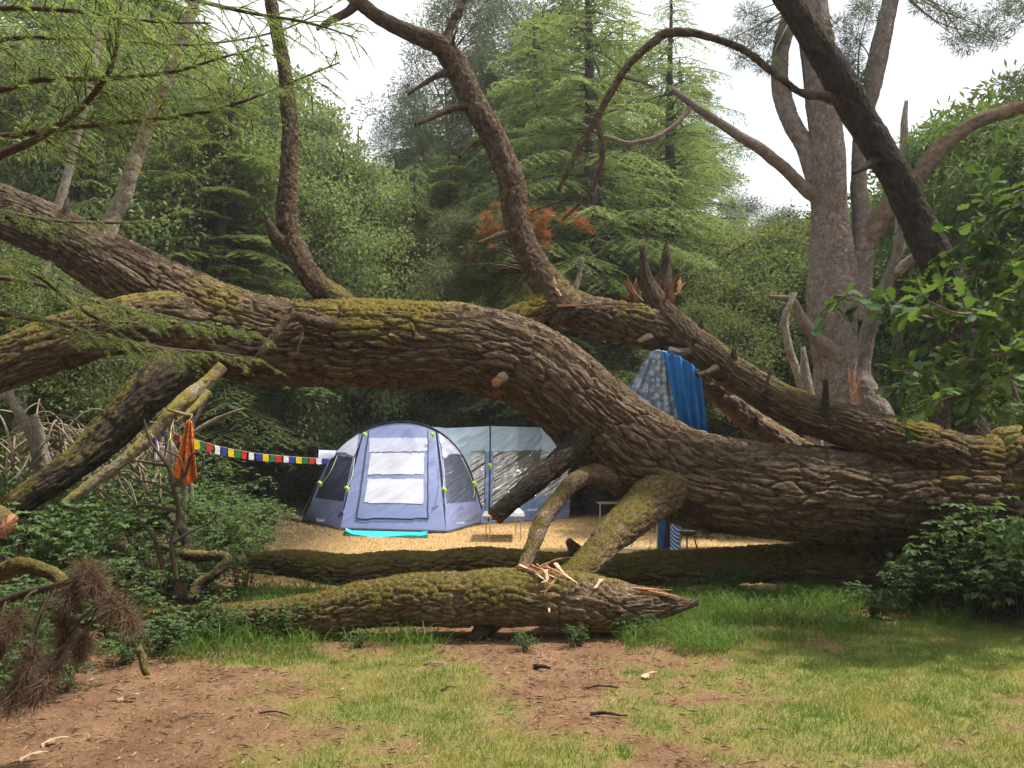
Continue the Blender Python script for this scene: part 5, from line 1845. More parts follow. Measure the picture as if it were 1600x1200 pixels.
# tall green grass
def tall(n, box, dens, Lr, label, seed, mat='tallgrass', wd=.006):
    rg = np.random.default_rng(seed)
    pt = np.column_stack([rg.uniform(box[0], box[1], n), rg.uniform(box[2], box[3], n), np.zeros(n)])
    px, py = proj(pt)
    w = np.clip(ellmask(px, py, dens), 0, 1) * sstep(.3, .6, fbm(pt * [2.5, 2.5, 0], 3, seed))
    k = rg.random(n) < w * 1.6
    pt, w = pt[k], w[k]
    pt[:, 2] = ground_z(pt[:, 0], pt[:, 1]) - .02
    L = (Lr[0] + (Lr[1] - Lr[0]) * rg.random(len(pt))) * (.55 + .6 * w)
    v, f, t_ = blades(pt, L, np.full(len(pt), wd), np.clip(rg.random(len(pt)) * .7 + .3 * vnoise(pt * 3, 2), 0, 1), .35, rg, 3, 1.0)
    print(label, len(pt))
    solo('tall_grass', v, [(f, 0)], [M[mat]], label, 'grass', attrs=dict(tint=t_), kind='stuff')


tall(26000, (.9, 5.8, 6.3, 9.0), [(1060, 985, 110, 30, 1.3), (1180, 950, 190, 40, 1.2), (1350, 945, 130, 35, 1.0), (1460, 960, 90, 25, .7), (1130, 925, 120, 25, .9)], (.10, .27), 'long green grass growing along the foot of the fallen trunk', 81)
tall(20000, (-4.6, .3, 6.0, 9.2), [(350, 1010, 140, 28, 1.0), (470, 930, 100, 30, 1.0), (560, 915, 100, 20, .8), (430, 900, 80, 25, .8), (620, 1005, 120, 16, .7), (270, 1000, 80, 28, .9)], (.10, .28), 'soft green grass around the left half of the mossy log', 82)
# twigs, needles and wood chips too small to pick apart
n = 26000
pt = np.column_stack([rg.uniform(-5.5, 5.5, n), rg.uniform(3.3, 8.8, n), np.zeros(n)])
k = rg.random(n) < (1 - turf_mask(pt)) * .9 + .06
pt = pt[k]
pt[:, 2] = ground_z(pt[:, 0], pt[:, 1]) + .012
d = rg.normal(size=(len(pt), 3)) * [1, 1, .12]
v, f, t_ = leaf_arrays(pt, d, rg.normal(0, .4, (len(pt), 3)) + [0, 0, 1], .02 + .07 * rg.random(len(pt)) ** 2, .004 + .007 * rg.random(len(pt)), rg.random(len(pt)) ** 1.5, 'rhomb')
solo('forest_litter', v, [(f, 0)], [M['litter']], 'scattered dead needles, twigs and bark bits on the soil', 'litter', attrs=dict(tint=t_), smooth=False, kind='stuff')

STK = [(941, 1077, 46, .1, 'thin curved brown stick on the bare soil', 3), (951, 1120, 55, -.1, 'straight dark stick on the bare soil', 5), (677, 1042, 30, .05, 'short pale stick between turf patches', 3), (847, 1048, 24, -.4, 'stubby curled piece of bark below the torn splinters', 7),
       (700, 1081, 26, .6, 'crooked little dark twig beside the turf', 3), (300, 1120, 60, .5, 'long thin pale twig on the brown soil', 2.5), (430, 1117, 50, -.15, 'thin dark twig lying across the brown soil', 3), (1195, 1143, 40, .0, 'grey twig half sunk in the grass', 2.5), (345, 1060, 40, 1.2, 'bleached twig near the foot of the undergrowth', 2.5)]
for k, (x, y, ln, ang, lab, rp) in enumerate(STK):
    c = G(x, y)
    c[2] = gz(c[0], c[1]) + .012
    Lm = ln * c[1] / F
    e = np.array([math.cos(ang), math.sin(ang), 0])
    n_ = np.array([-e[1], e[0], 0])
    rw = [list(c + e * Lm * (f - .5) + n_ * Lm * .08 * math.sin(f * 5 + k) + [0, 0, .01 * math.sin(f * 3)]) + [rp * .5 * c[1] / F * (1.15 - .6 * f)] for f in (0, .33, .66, 1)]
    V, q, t_, at = bark_tube(rw, res=.006, depth=.003, su=.04, sv=.012, seed=300 + k, jag=.01)
    solo('stick', V, [(q, 0), (t_, 0)], [M['bark_pale' if 'pale' in lab or 'bleached' in lab or 'grey' in lab else 'bark_dark']], lab, 'stick', attrs=at)
for k, (x, y, lab) in enumerate([(52, 1186, 'large pale wood chip on the dark soil'), (85, 1162, 'small pale wood chip beside the larger one'), (200, 1092, 'flat grey bark chip at the edge of the undergrowth'), (1015, 1058, 'small pale wood chip in the soil beyond the stubby bark piece')]):
    c = G(x, y)
    c[2] = gz(c[0], c[1]) + .01
    V, q = shard(c + [.06, .03, .025], c - [.05, .03, 0], .022, .008, np.array([0, 0, .012]), rg)
    solo('wood_chip', V, [(q, 0)], [M['wood_pale']], lab, 'wood chip', smooth=False)

# ------------------------------------------------------------------ undergrowth
def bramble(seed, Ht, R, stems, per, L, Wd):
    rng = np.random.default_rng(seed)
    tb = Tubes()
    pos, dr, tn = [], [], []
    for s in range(stems):
        az = rng.random() * 6.283
        e = np.array([math.cos(az), math.sin(az), 0])
        r = R * (.3 + .8 * rng.random())
        h = Ht * (.5 + .6 * rng.random())
        pts = curve_pts([[0, 0, 0] + e * .08, e * r * .45 + [0, 0, h * .8], e * r * .9 + [0, 0, h], e * r * 1.25 + [0, 0, h * .75]], .08)
        tb.add(pts, np.linspace(.007, .002, len(pts)), 4)
        m = len(pts)
        for k in range(per):
            f = .2 + .8 * rng.random() ** .7
            p = pts[min(m - 1, int(f * (m - 1)))]
            o = rdir(1, rng)[0] * [1, 1, .5] * (.05 + .10 * rng.random())
            hd = nrmz(o + rng.normal(0, .3, 3) * [1, 1, .3])
            tt = .25 + .5 * rng.random() * (p[2] / Ht)
            for a in (-.9, 0, .9):       # three leaflets
                c, s_ = math.cos(a), math.sin(a)
                d = np.array([hd[0] * c - hd[1] * s_, hd[0] * s_ + hd[1] * c, hd[2] - .15])
                pos.append(p + o)
                dr.append(d)
                tn.append(tt + .2 * rng.random())
    n = len(pos)
    nm = rng.normal(0, .35, (n, 3)) + [0, 0, 1]
    return tb, leaf_arrays(np.array(pos), np.array(dr), nm, L * (.7 + .6 * rng.random(n)), Wd * (.7 + .6 * rng.random(n)), np.clip(np.array(tn), 0, 1), 'rhomb', .3)


def bproto(name, label, arr, mat, group):
    tb, lv = arr
    r = thing(name, label, 'plant', (0, 0, 0), group)
    V, q = tb.arrays()
    part('stems', V, [(q, 0)], [M['twig']], r)
    V, f, t_ = lv
    part('foliage', V, [(f, 0)], [M[mat]], r, dict(tint=t_), smooth=False, kind='stuff')
    return r


BR = [bproto('bramble', 'bramble tangle with toothed green leaves below the left end of the trunk', bramble(201 + k, 1.0, .75, 26, 15, .075, .05), 'bramble', 'brambles by the mossy log') for k in range(2)]
gBr = 'brambles by the mossy log'
spots = [(130, 985, .75), (60, 975, .8), (190, 945, .8), (250, 960, .65), (320, 945, .6), (380, 925, .6), (120, 920, .9), (20, 930, .9), (215, 895, .9), (285, 890, .85), (340, 900, .7), (60, 880, 1.0), (150, 860, 1.05),
         (245, 855, 1.05), (320, 862, .9), (395, 885, .6), (0, 850, 1.1), (90, 835, 1.15), (190, 832, 1.2), (280, 830, 1.1), (350, 838, .9), (400, 845, .7), (-50, 900, 1.0), (40, 1010, .6), (180, 1010, .5), (440, 1000, .35), (340, 1005, .4), (250, 1020, .4), (-60, 980, .9), (370, 872, .75), (10, 1095, .45), (95, 1080, .4), (30, 1055, .55), (-30, 1120, .5), (200, 1035, .3)]
rb = random.Random(5)
for k, (x, y, s_) in enumerate(spots):
    c = G(x, y)
    z = gz(c[0], c[1]) - .03
    sc = (s_ * (.9 + .25 * rb.random()),) * 2 + (s_ * (.8 + .3 * rb.random()),)
    if k < 2:
        BR[k].location = (c[0], c[1], z)
        BR[k].rotation_euler = (0, 0, rb.random() * 6)
        BR[k].scale = sc
    else:
        copy_tree(BR[k % 2], (c[0], c[1], z), rb.random() * 6.28, sc, None, gBr)
NT = bproto('leafy_plant', 'leafy bramble in shade at the butt of the fallen trunk', bramble(211, 1.0, .7, 24, 15, .085, .058), 'bramble', 'brambles at the butt of the trunk')
for k, (x, y, s_) in enumerate([(1480, 965, .75), (1545, 970, .95), (1600, 965, 1.1), (1440, 955, .5), (1560, 925, 1.1), (1650, 985, 1.0), (1500, 935, .8), (1370, 968, .35), (1620, 930, 1.3), (1700, 960, 1.2)]):
    c = G(x, y)
    sc = (s_, s_, s_ * .9)
    if k == 0:
        NT.location, NT.scale = (c[0], c[1], -.02), sc
    else:
        copy_tree(NT, (c[0], c[1], -.02), k * 1.3, sc)
for k, (x, y, s_, lab) in enumerate([(1140, 935, .35, 'small leafy weed standing in the long grass by the trunk'), (820, 1018, .15, 'low sprig of leaves in the bare soil under the pointed log'), (905, 1010, .18, 'low weed at the edge of the soil under the pointed log'), (990, 1000, .22, 'leafy weed beside the tip of the pointed log'),
                                     (1105, 825, .5, 'small green shrub in the sun beyond the trunk'), (930, 800, .9, 'light green shrub behind the folding table'), (560, 1012, .14, 'low leafy weed in front of the pointed log'), (420, 838, .5, 'sprawling leafy weed beside the straw clearing')]):
    c = G(x, y)
    copy_tree(NT, (c[0], c[1], -.02), k * 2.1, (s_, s_, s_), lab, 'weeds')['group'] = 'weeds of the clearing'


# ------------------------------------------------------------------ dead brush behind the torn limb
DB = thing('brushwood', 'heap of pale dead arching branches under the left end of the trunk', 'brushwood', tuple(G(90, 850)))
tb = Tubes()
rg = np.random.default_rng(15)
for k in range(150):
    x0, y0 = rg.uniform(-60, 260), rg.uniform(690, 800)
    Y = rg.uniform(9.2, 11.5)
    a = P(x0, y0, Y)
    a[2] = max(a[2], .1)
    e = np.array([rg.normal(0, .5), rg.normal(0, .4), .2 + .6 * rg.random()])
    L = .5 + 1.1 * rg.random()
    b_ = a + e * L * .5 + [0, 0, .15]
    c = b_ + np.array([e[0], e[1], -.5 * rg.random()]) * L * .6
    pts = curve_pts([a, b_, c], .12)
    tb.add(pts, np.linspace(.012 + .012 * rg.random(), .003, len(pts)), 4)
V, q = tb.arrays()
part('twigs', V, [(q, 0)], [M['dead']], DB, kind='stuff')
limb('stem', [(75, 850, 9.6, 16), (70, 760, 9.6, 14), (58, 690, 9.5, 12), (50, 650, 9.5, 9)], DB, 'bark_pale', res=.018, depth=.01, su=.1, sv=.04, seed=401, moss=.3)
limb('stem', [(62, 700, 9.5, 8), (35, 655, 9.4, 7), (12, 610, 9.4, 6)], DB, 'bark_pale', res=.018, depth=.008, su=.1, sv=.04, seed=402)
for k, (rows, lab) in enumerate([
        ([(296, 620, 11.5, 5), (296, 450, 11.5, 4.5), (312, 424, 11.5, 4), (345, 404, 11.5, 3), (388, 388, 11.5, 1.6)], 'thin pale forked sapling leaning out of the bushes beside the fallen trunk'),
        ([(308, 620, 11.8, 4), (306, 440, 11.8, 3.5), (318, 400, 11.8, 3), (336, 370, 11.8, 1.5)], 'slim pale upright sapling beside the forked one'),
        ([(20, 760, 12.5, 8), (30, 600, 12.5, 8), (80, 300, 12.5, 7), (140, 60, 12.5, 6), (160, -40, 12.5, 5)], 'thin grey trunk rising behind the overhanging fir boughs')]):
    V, q, t_, at = bark_tube([[*v[:2], max(v[2], .0), v[3]] for v in px_ctrl(rows)], res=.02, depth=.006, su=.1, sv=.04, seed=430 + k, moss=.3)
    V[:, 2] -= max(0, V[:, 2].min())
    solo('sapling', V, [(q, 0), (t_, 0)], [M['bark_pale']], lab, 'sapling', attrs=at)
BT = thing('dead_bush', 'leafless crooked dark twigs in front of the orange towel', 'twigs', tuple(G(275, 905)))
tb = Tubes()
for rows in [[(275, 905, 6.6, 4), (268, 850, 6.6, 4), (280, 800, 6.6, 4), (270, 760, 6.6, 3.5), (262, 728, 6.6, 3), (235, 690, 6.6, 2), (225, 655, 6.6, 1.5)],
             [(270, 760, 6.6, 3), (290, 740, 6.6, 3), (300, 710, 6.6, 2), (318, 712, 6.6, 2), (312, 760, 6.6, 1.5)], [(262, 728, 6.6, 3), (240, 725, 6.6, 2), (215, 720, 6.6, 1.5)], [(280, 800, 6.6, 3), (230, 790, 6.6, 3), (200, 795, 6.6, 2)],
             [(275, 775, 6.6, 3), (240, 755, 6.6, 2), (210, 750, 6.6, 1.5), (195, 735, 6.6, 1)], [(285, 735, 6.6, 2), (280, 715, 6.6, 2), (250, 700, 6.6, 1)], [(268, 850, 6.6, 3), (300, 830, 6.6, 2), (330, 815, 6.6, 1.5), (340, 800, 6.6, 1)], [(255, 890, 6.6, 4), (240, 840, 6.6, 3), (215, 810, 6.6, 2)]]:
    c = spline(np.array(px_ctrl(rows)), .05)
    tb.add(c[:, :3], c[:, 3], 5)
V, q = tb.arrays()
part('twigs', V, [(q, 0)], [M['twig']], BT)


# ------------------------------------------------------------------ near conifer boughs at the upper left
def spray(rng, pts, tw_step, tw_len, nd_step, nL, nW, t0=.1, hang=.25, tbo=.2, second=True):
    """flat fir spray: side twigs with two rows of needles"""
    pts = np.asarray(pts)
    s = np.concatenate([[0], np.cumsum(np.linalg.norm(np.diff(pts, axis=0), axis=1))])
    Lb = s[-1]
    tubes, ps, ds = [], [], []
    m = int(Lb / tw_step)
    for i in range(m):
        f = t0 + (1 - t0) * (i + rng.random() * .7) / m
        p = np.array([np.interp(f * Lb, s, pts[:, k]) for k in range(3)])
        k = min(len(pts) - 2, max(0, np.searchsorted(s, f * Lb) - 1))
        tg = nrmz(pts[k + 1] - pts[k])
        for sd in (-1, 1):
            sv = nrmz(np.cross(tg, [0, 0, 1.0])) * sd
            d = nrmz(tg * .7 + sv * (.7 + .3 * rng.random()) + [0, 0, -hang * rng.random() + rng.normal(0, .12)])
            L = tw_len * (1.05 - .6 * f) * (.5 + .8 * rng.random())
            e = p + d * L * .55 + rng.normal(0, .015, 3)
            g = p + d * L + np.array([0, 0, -.2 * L])
            q = curve_pts([p, e, g], max(.03, L / 5))
            tubes.append(q)
            if second:
                for r in range(int(L / .08)):
                    ff = .3 + .7 * rng.random()
                    pp = q[min(len(q) - 1, int(ff * (len(q) - 1)))]
                    d2 = nrmz(d + sv * rng.normal(0, .8) + tg * rng.normal(0, .5) + [0, 0, -.1])
                    q2 = np.array([pp, pp + d2 * L * .2, pp + d2 * L * .38 - [0, 0, .02]])
                    tubes.append(q2)
    for q in tubes:
        sl = np.concatenate([[0], np.cumsum(np.linalg.norm(np.diff(q, axis=0), axis=1))])
        n = max(3, int(sl[-1] / nd_step))
        fs = sl[-1] * (np.arange(n) + rng.random(n)) / n
        pp = np.column_stack([np.interp(fs, sl, q[:, k]) for k in range(3)])
        dd = nrmz(q[-1] - q[0])
        sv = nrmz(np.cross(dd, [0, 0, 1.0]))
        for sd in (-1, 1):
            ps.append(pp)
            ds.append(dd * .55 + sv * sd * .85 + rng.normal(0, .22, (n, 3)))
    ps, ds = np.vstack(ps), np.vstack(ds)
    n = len(ps)
    tn = np.clip(tbo + .45 * vnoise(ps * 3.0, 4) + .3 * rng.random(n), 0, 1)
    return tubes, leaf_arrays(ps, ds, rng.normal(0, .3, (n, 3)) + [0, 0, 1], nL * (.7 + .5 * rng.random(n)), nW, tn)


FN = thing('overhanging_fir', 'fir whose thin dark boughs and soft green sprays overhang the left end of the trunk', 'tree', (-3.6, 3.6, 0))
V, q, t_, at = bark_tube([[-3.6, 3.6, -.1, .2], [-3.6, 3.6, 1.5, .17], [-3.62, 3.6, 3.5, .14], [-3.6, 3.62, 6.0, .1], [-3.6, 3.6, 8.0, .04]], res=.03, depth=.02, su=.12, sv=.05, seed=501)
part('trunk', V, [(q, 0), (t_, 0)], [M['bark_dark']], FN, at)
rg = np.random.default_rng(502)
near = [  # boughs as traced lines (px, py, Y, radius px)
    ([(-130, 300, 3.5, 8), (0, 243, 3.4, 6.5), (60, 215, 3.4, 6), (130, 165, 3.4, 5), (175, 100, 3.4, 3.5), (188, 20, 3.4, 2.5), (190, -30, 3.4, 1.5)], .55, .35),
    ([(-150, 150, 3.6, 6), (0, 140, 3.6, 5), (60, 125, 3.6, 4.5), (170, 122, 3.6, 4), (270, 112, 3.6, 3), (340, 92, 3.6, 2), (420, 70, 3.6, 1.2)], .2, .42),
    ([(-150, 230, 3.9, 7), (0, 214, 3.9, 5.5), (100, 200, 3.9, 5), (200, 190, 3.9, 4), (290, 180, 3.9, 3.5), (360, 165, 3.9, 3), (440, 135, 3.9, 2), (530, 98, 3.9, 1.2)], .25, .42),
    ([(-150, 20, 3.5, 6), (0, 13, 3.5, 4), (70, 14, 3.5, 4), (140, 20, 3.5, 3), (240, 34, 3.5, 2), (330, 36, 3.5, 1.2)], .1, .42),
    ([(-150, -60, 3.4, 6), (60, -45, 3.5, 4), (220, -20, 3.7, 4), (380, 18, 3.9, 3), (480, 35, 4.1, 2), (560, 60, 4.2, 1)], .1, .45),
    ([(-120, 90, 4.2, 5), (20, 60, 4.2, 4), (160, 62, 4.2, 3), (300, 70, 4.2, 2), (430, 50, 4.3, 1.5), (520, 10, 4.3, 1)], .1, .45),
    ([(-140, 300, 4.6, 6), (0, 330, 4.8, 4), (80, 344, 5.0, 3), (170, 348, 5.2, 2.5), (250, 345, 5.3, 1.2)], .5, .25),
    ([(-140, 380, 4.6, 7), (0, 405, 4.8, 5), (60, 430, 5.0, 4.5), (110, 470, 5.1, 4), (160, 500, 5.3, 3), (230, 505, 5.4, 2)], .35, .35),
    ([(-140, 470, 4.8, 6), (0, 490, 5.0, 5), (90, 505, 5.2, 4), (180, 530, 5.4, 3.5), (260, 545, 5.5, 3), (340, 552, 5.6, 2), (400, 560, 5.6, 1.2)], .45, .40),
    ([(-140, 420, 5.0, 5), (40, 440, 5.2, 4), (150, 470, 5.5, 3.5), (260, 495, 5.7, 2.5), (340, 512, 5.8, 1.5), (400, 520, 5.8, 1)], .55, .36)]
lvs = []
tb = Tubes()
for k, (rows, t0, tl) in enumerate(near):
    c = spline(np.array(px_ctrl([(-230, rows[0][1] + 10, 3.6, 9)] + rows)), .04)
    c[0, :2] = [-3.6, 3.6]
    low = k >= 7
    tubes, lv_ = spray(rg, c[c[:, 0] > -3.1][:, :3], .085 if not low else .075, tl, .0085, .024, .0032, t0, hang=.5 if not low else .25, tbo=.15 if not low else .3)
    lvs.append(lv_)
    tb.add(c[:, :3], np.maximum(c[:, 3], .0025), 6)
    for q_ in tubes:
        tb.add(q_, np.linspace(.003, .0012, len(q_)), 4)
V, q = tb.arrays()
part('boughs', V, [(q, 0)], [M['twig']], FN)
V, f, t_ = merge(lvs)
print('near fir needles', len(f))
part('needles', V, [(f, 0)], [M['firnear']], FN, dict(tint=t_), smooth=False, kind='stuff')

# ------------------------------------------------------------------ dead brown pine bough, lower left
DP = thing('dead_pine_bough', 'dead pine bough with drooping brown needle tufts lying over the brambles', 'branch', tuple(G(130, 1110)))
rg = np.random.default_rng(503)
tb = Tubes()
c = spline(np.array(px_ctrl([(-40, 960, 4.3, 8), (30, 930, 4.3, 7), (90, 915, 4.25, 6), (130, 905, 4.2, 5), (165, 935, 4.15, 4), (190, 960, 4.1, 3)])), .04)
tb.add(c[:, :3], c[:, 3], 6)
tufts = [(135, 890, 45, 4.2), (110, 930, 40, 4.15), (175, 945, 40, 4.1), (100, 985, 40, 4.15), (130, 1010, 35, 4.2), (45, 1035, 38, 4.0), (20, 975, 40, 4.1), (60, 1080, 32, 4.0), (-5, 1010, 40, 4.1), (150, 910, 30, 4.15), (200, 965, 25, 4.1), (80, 1040, 30, 4.1), (20, 1090, 35, 3.95)]
ps, ds, tn = [], [], []
for x, y, r, Y in tufts:
    p = P(x, y, Y)
    k = np.argmin(((c[:, :3] - p) ** 2).sum(1))
    pts = curve_pts([c[k, :3], (c[k, :3] + p) / 2 + [0, 0, .05], p], .04)
    tb.add(pts, np.linspace(.008, .004, len(pts)), 5)
    n = 650
    f = rg.random(n)
    tw = nrmz(p - c[k, :3] + np.array([.02, -.02, -.05]))
    pos = p + tw * (f[:, None] - .6) * .13 + rg.normal(0, .012, (n, 3))
    d = rdir(n, rg) * .9 + tw * .3 + np.array([0, 0, -.35])
    ps.append(pos)
    ds.append(d)
    tn.append(np.clip(.25 + .35 * rg.random() + .4 * rg.random(n), 0, 1))
ps, ds, tn = np.vstack(ps), np.vstack(ds), np.concatenate(tn)
n = len(ps)
v1 = leaf_arrays(ps, ds, rg.normal(size=(n, 3)), .11 * (.7 + .5 * rg.random(n)), .0035, tn)
part('needles', v1[0], [(v1[1], 0)], [M['brown_needles']], DP, dict(tint=v1[2]), smooth=False, kind='stuff')
V, q = tb.arrays()
part('stem', V, [(q, 0)], [M['twig']], DP)

# half dead pine foliage hanging behind the rising limb, with orange clumps
HP = thing('dying_bough', 'dying pine bough with grey green drooping needles and orange dead clumps behind the rising limb', 'branch', tuple(P(815, 420, 9.9)))
tb = Tubes()
tr = np.array([P(835, 425, 9.6), P(815, 400, 9.9), P(790, 380, 10.1), P(765, 370, 10.2), P(750, 390, 10.3)])
tb.add(curve_pts(tr, .15), np.linspace(.06, .01, len(curve_pts(tr, .15))), 6)
gc_, oc_ = [], []
for k in range(46):
    x, y = rg.normal(765, 40), rg.uniform(345, 475)
    gc_.append(P(x, y, 10.3 + rg.normal(0, .2)))
for x, y in [(768, 345), (755, 352), (775, 358), (845, 345), (838, 360), (850, 372), (838, 330), (905, 335), (903, 352), (760, 385), (745, 395), (835, 385)]:
    oc_.append(P(x, y, 10.0))
tc_ = curve_pts(tr, .15)
for p in gc_ + oc_:
    a = tc_[np.argmin(np.abs(tc_[:, 2] - p[2] + .2))]
    pts = curve_pts([a, (a + p) / 2 + [0, 0, .08], p], .1)
    tb.add(pts, np.linspace(.012, .004, len(pts)), 4)
V, q = tb.arrays()
part('trunk', V, [(q, 0)], [M['twig']], HP)
v1 = clumped(504, np.array(gc_), np.full(len(gc_), .19), 330, .11, .008, 'tri', True)
part('needles', v1[0], [(v1[1], 0)], [M['pine']], HP, dict(tint=np.clip(v1[2] + .2, 0, 1)), smooth=False, kind='stuff')
oc2 = np.repeat(np.array(oc_), 4, 0) + rg.normal(0, .075, (len(oc_) * 4, 3))
v1 = clumped(505, oc2, np.full(len(oc2), .05), 75, .075, .008, 'tri', True)
part('dead_needles', v1[0], [(v1[1], 0)], [M['orange_needles']], HP, dict(tint=v1[2]), smooth=False, kind='stuff', label='orange dead needle clumps')

# pine clumps in the crown of the standing pine
cl = [(1190, 35), (1170, 20), (1210, 60), (1180, 60), (1310, 40), (1325, 75), (1310, 95), (1335, 55), (1345, 10), (1355, 20), (1440, 5), (1470, 20), (1500, 25), (1530, 40), (1490, 55), (1510, 70), (1560, 15), (1590, 5), (1560, 60), (1540, 55), (1160, 90), (1145, 60), (1200, 100), (1330, 100), (1590, 30), (1580, 130), (1600, 128), (1340, 125)]
cl3 = np.array([P(x, y, 12.5 + .6 * rg.random()) for x, y in cl])
tb = Tubes()
hubs = [P(1245, 10, 13), P(1340, 130, 13.1), P(1700, -60, 12.5), P(1395, -30, 13.1)]
for p in cl3:
    h_ = min(hubs, key=lambda a: np.linalg.norm(a - p))
    md = (h_ + p) / 2 + rg.normal(0, .12, 3)
    pts = curve_pts([h_, md, p], .12)
    tb.add(pts, np.linspace(.022, .006, len(pts)), 5)
tb.add(curve_pts([hubs[3], P(1560, -70, 12.8), hubs[2]], .2), .05, 6)
V, q = tb.arrays()
z0 = np.zeros(len(V))
part('twigs', V, [(q, 0)], [M['bark_grey']], ST, dict(plate=z0 + .4, moss=z0))
v1 = clumped(506, cl3, np.full(len(cl3), .23), 420, .11, .011, 'tri', True)
part('crown', v1[0], [(v1[1], 0)], [M['pine']], ST, dict(tint=v1[2]), smooth=False)

# ------------------------------------------------------------------ oak on the right
lobes = [(0, 0), (.07, .10), (.17, .16), (.12, .26), (.26, .36), (.17, .45), (.33, .57), (.21, .66), (.27, .80), (.12, .88), (0, 1.0)]


def oak_leaf_mesh():
    V, Fc = [], []
    for i, (x, y) in enumerate(lobes):
        V.append([0, y, -.12 * y * y])
    n = len(lobes)
    for sd in (-1, 1):
        for i, (x, y) in enumerate(lobes):
            V.append([x * sd, y + abs(x) * .18, .28 * abs(x) - .12 * y * y])
    for s in (0, 1):
        o = n + s * n
        for i in range(n - 1):
            a, b_, c, d = i, i + 1, o + i + 1, o + i
            Fc += [[a, b_, c], [a, c, d]] if s else [[a, c, b_], [a, d, c]]
    return np.array(V), np.array(Fc)


OV, OF = oak_leaf_mesh()
OF = np.array([f for f in OF if len({tuple(OV[i]) for i in f}) == 3])
oak_me = [make_mesh('oak_leaf', OV, [(OF, 0)], dict(tint=np.full(len(OV), a)), [M['oak']]) for a in (.1, .3, .5, .7)]
OK = thing('oak_tree', 'young oak reaching lobed green leaves in from beside the butt of the trunk', 'tree', (7.1, 6.8, 0))
V, q, t_, at = bark_tube([[7.1, 6.8, -.1, .16], [7.08, 6.8, 1.5, .13], [7.1, 6.85, 3.2, .1], [7.1, 6.8, 5.0, .04]], res=.03, depth=.015, su=.1, sv=.05, seed=601)
part('trunk', V, [(q, 0), (t_, 0)], [M['bark_grey']], OK, at)
rg = np.random.default_rng(602)
obr = [[(1720, 530, 6.2, 7), (1600, 523, 6.3, 4), (1500, 506, 6.4, 3), (1420, 490, 6.5, 2.4), (1375, 480, 6.6, 1.8), (1320, 468, 6.6, 1.2), (1295, 480, 6.6, 1)],
       [(1720, 545, 6.0, 7), (1600, 550, 6.0, 4), (1520, 563, 6.0, 3), (1450, 577, 6.0, 2), (1395, 580, 6.0, 1.2)],
       [(1720, 380, 6.4, 8), (1620, 400, 6.4, 5), (1560, 400, 6.3, 4), (1520, 430, 6.2, 2.5), (1480, 450, 6.2, 1.5)],
       [(1720, 300, 6.4, 8), (1640, 310, 6.3, 5), (1570, 330, 6.2, 3), (1520, 370, 6.2, 2), (1480, 395, 6.2, 1.2)],
       [(1720, 440, 5.8, 6), (1630, 460, 5.7, 4), (1560, 480, 5.6, 3), (1500, 490, 5.6, 2), (1450, 470, 5.6, 1.2)],
       [(1720, 600, 5.8, 6), (1630, 610, 5.7, 4), (1570, 600, 5.7, 2.5), (1520, 610, 5.7, 1.5), (1470, 625, 5.7, 1)],
       [(1720, 560, 6.6, 6), (1600, 580, 6.6, 4), (1500, 600, 6.6, 3), (1440, 600, 6.6, 2), (1390, 605, 6.6, 1.2)],
       [(1720, 330, 5.8, 6), (1650, 380, 5.7, 4), (1600, 430, 5.7, 3), (1570, 470, 5.7, 2)], [(1720, 260, 6.0, 6), (1640, 280, 6.0, 3), (1590, 300, 6.0, 2), (1550, 320, 6.0, 1.2)],
       [(1720, 640, 5.4, 5), (1640, 660, 5.4, 3), (1600, 640, 5.4, 2), (1570, 560, 5.4, 1.2)]]
tb = Tubes()
nodes = []
for rows in obr:
    rows = [(a, b_, Y_ + .85, r_) for a, b_, Y_, r_ in rows]
    c = spline(np.array(px_ctrl(rows)), .04)
    a0 = np.array([7.09, 6.82, max(.8, c[0, 2] - .25)])
    cc = np.vstack([[*a0, c[0, 3] * 1.4], c])
    tb.add(cc[:, :3], cc[:, 3], 6)
    for k in range(3, len(c), 3):
        p = c[k, :3]
        for r in range(2):
            d = nrmz(rg.normal(0, 1, 3) * [1, .9, .6])
            L = .10 + .28 * rg.random()
            e = p + d * L + [0, 0, -.04]
            pts = curve_pts([p, p + d * L * .5 + [0, 0, .02], e], .06)
            tb.add(pts, np.linspace(.004, .002, len(pts)), 4)
            for w_ in range(5):
                f = .4 + .6 * (w_ + 1) / 5
                nodes.append((pts[int(f * (len(pts) - 1))], d))
V, q = tb.arrays()
z0 = np.zeros(len(V))
part('branches', V, [(q, 0)], [M['bark_grey']], OK, dict(plate=z0 + .3, moss=z0))
LS = []
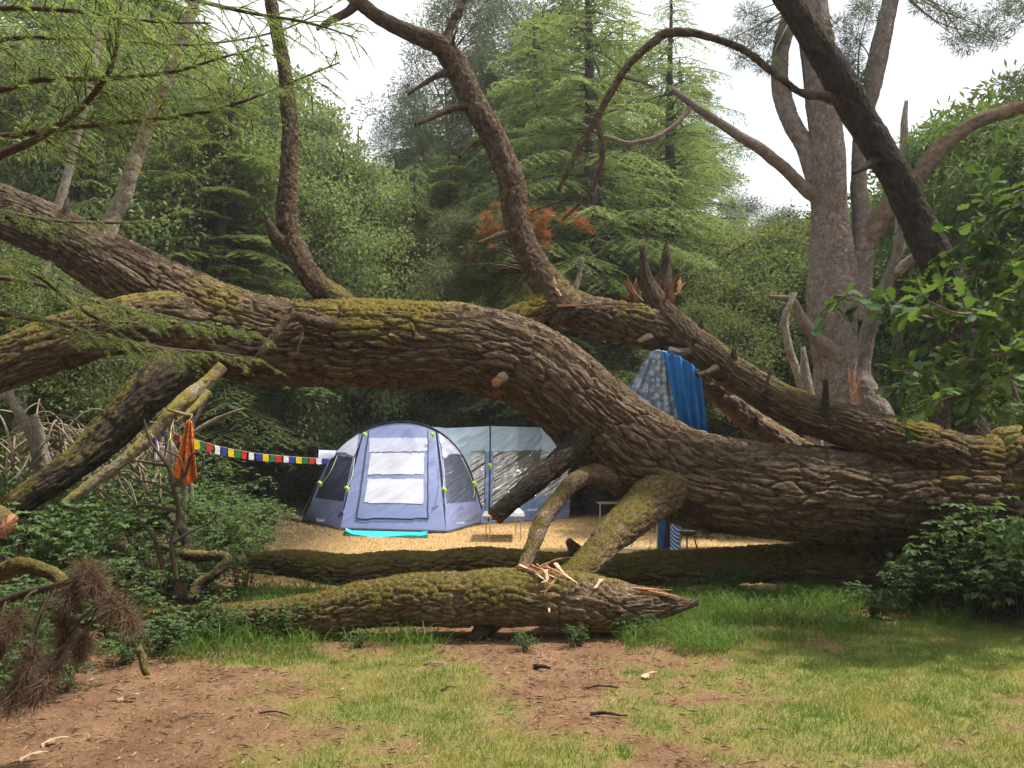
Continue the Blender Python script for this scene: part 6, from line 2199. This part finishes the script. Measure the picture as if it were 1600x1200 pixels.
for p, d in nodes:
    h_ = nrmz(d + rg.normal(0, .75, 3) * [1, 1, .5])
    up_ = nrmz(np.array([0, 0, 1.0]) + rg.normal(0, .35, 3))
    h_ = nrmz(h_ + np.array([0, 0, -.25]))
    sx = nrmz(np.cross(h_, up_))
    nz_ = np.cross(sx, h_)
    sc = .11 + .08 * rg.random()
    x, y = proj(p)
    LS.append((p, sx, h_, nz_, sc, -20 < x < 1625 and 0 < y < 1200))
LS.sort(key=lambda a: (not a[5], a[0][1]))
ob = np.array(OK.location)
for p, sx, h_, nz_, sc, _ in LS[:300]:
    o = bpy.data.objects.new('leaf', oak_me[rg.integers(4)])
    COL.objects.link(o)
    o.parent = OK
    o.matrix_local = Matrix(((sx[0] * sc, h_[0] * sc, nz_[0] * sc, p[0] - ob[0]), (sx[1] * sc, h_[1] * sc, nz_[1] * sc, p[1] - ob[1]), (sx[2] * sc, h_[2] * sc, nz_[2] * sc, p[2] - ob[2]), (0, 0, 0, 1)))
rest = LS[300:]
if rest:
    VV = np.vstack([p + (OV[:, :1] * sx + OV[:, 1:2] * h_ + OV[:, 2:] * nz_) * sc for p, sx, h_, nz_, sc, _ in rest])
    FF = np.vstack([OF + i * len(OV) for i in range(len(rest))])
    part('leaves', VV, [(FF, 0)], [M['oak']], OK, dict(tint=np.repeat(rg.random(len(rest)) * .7, len(OV))), kind='stuff')
print('oak leaves', len(LS), 'TRIS', TRIS[0])

# ------------------------------------------------------------------ haze volume added to lift the background like veiling lens glare
m, t, out = new_mat('air')
pv = N(t, 'ShaderNodeVolumePrincipled')
pv.inputs['Color'].default_value = (0.92, 0.96, 1.0, 1)
pv.inputs['Density'].default_value = 0.0011
pv.inputs['Anisotropy'].default_value = 0.2
t.links.new(pv.outputs['Volume'], out.inputs['Volume'])
hz, hq = boxv(-620, 620, -65, 910, -6, 26)
hme = make_mesh('haze', hz, [(hq, 0)], None, [m], False)
tag(link('haze', hme), 'faint pale haze added over the clearing to imitate veiling glare', 'haze', kind='stuff')
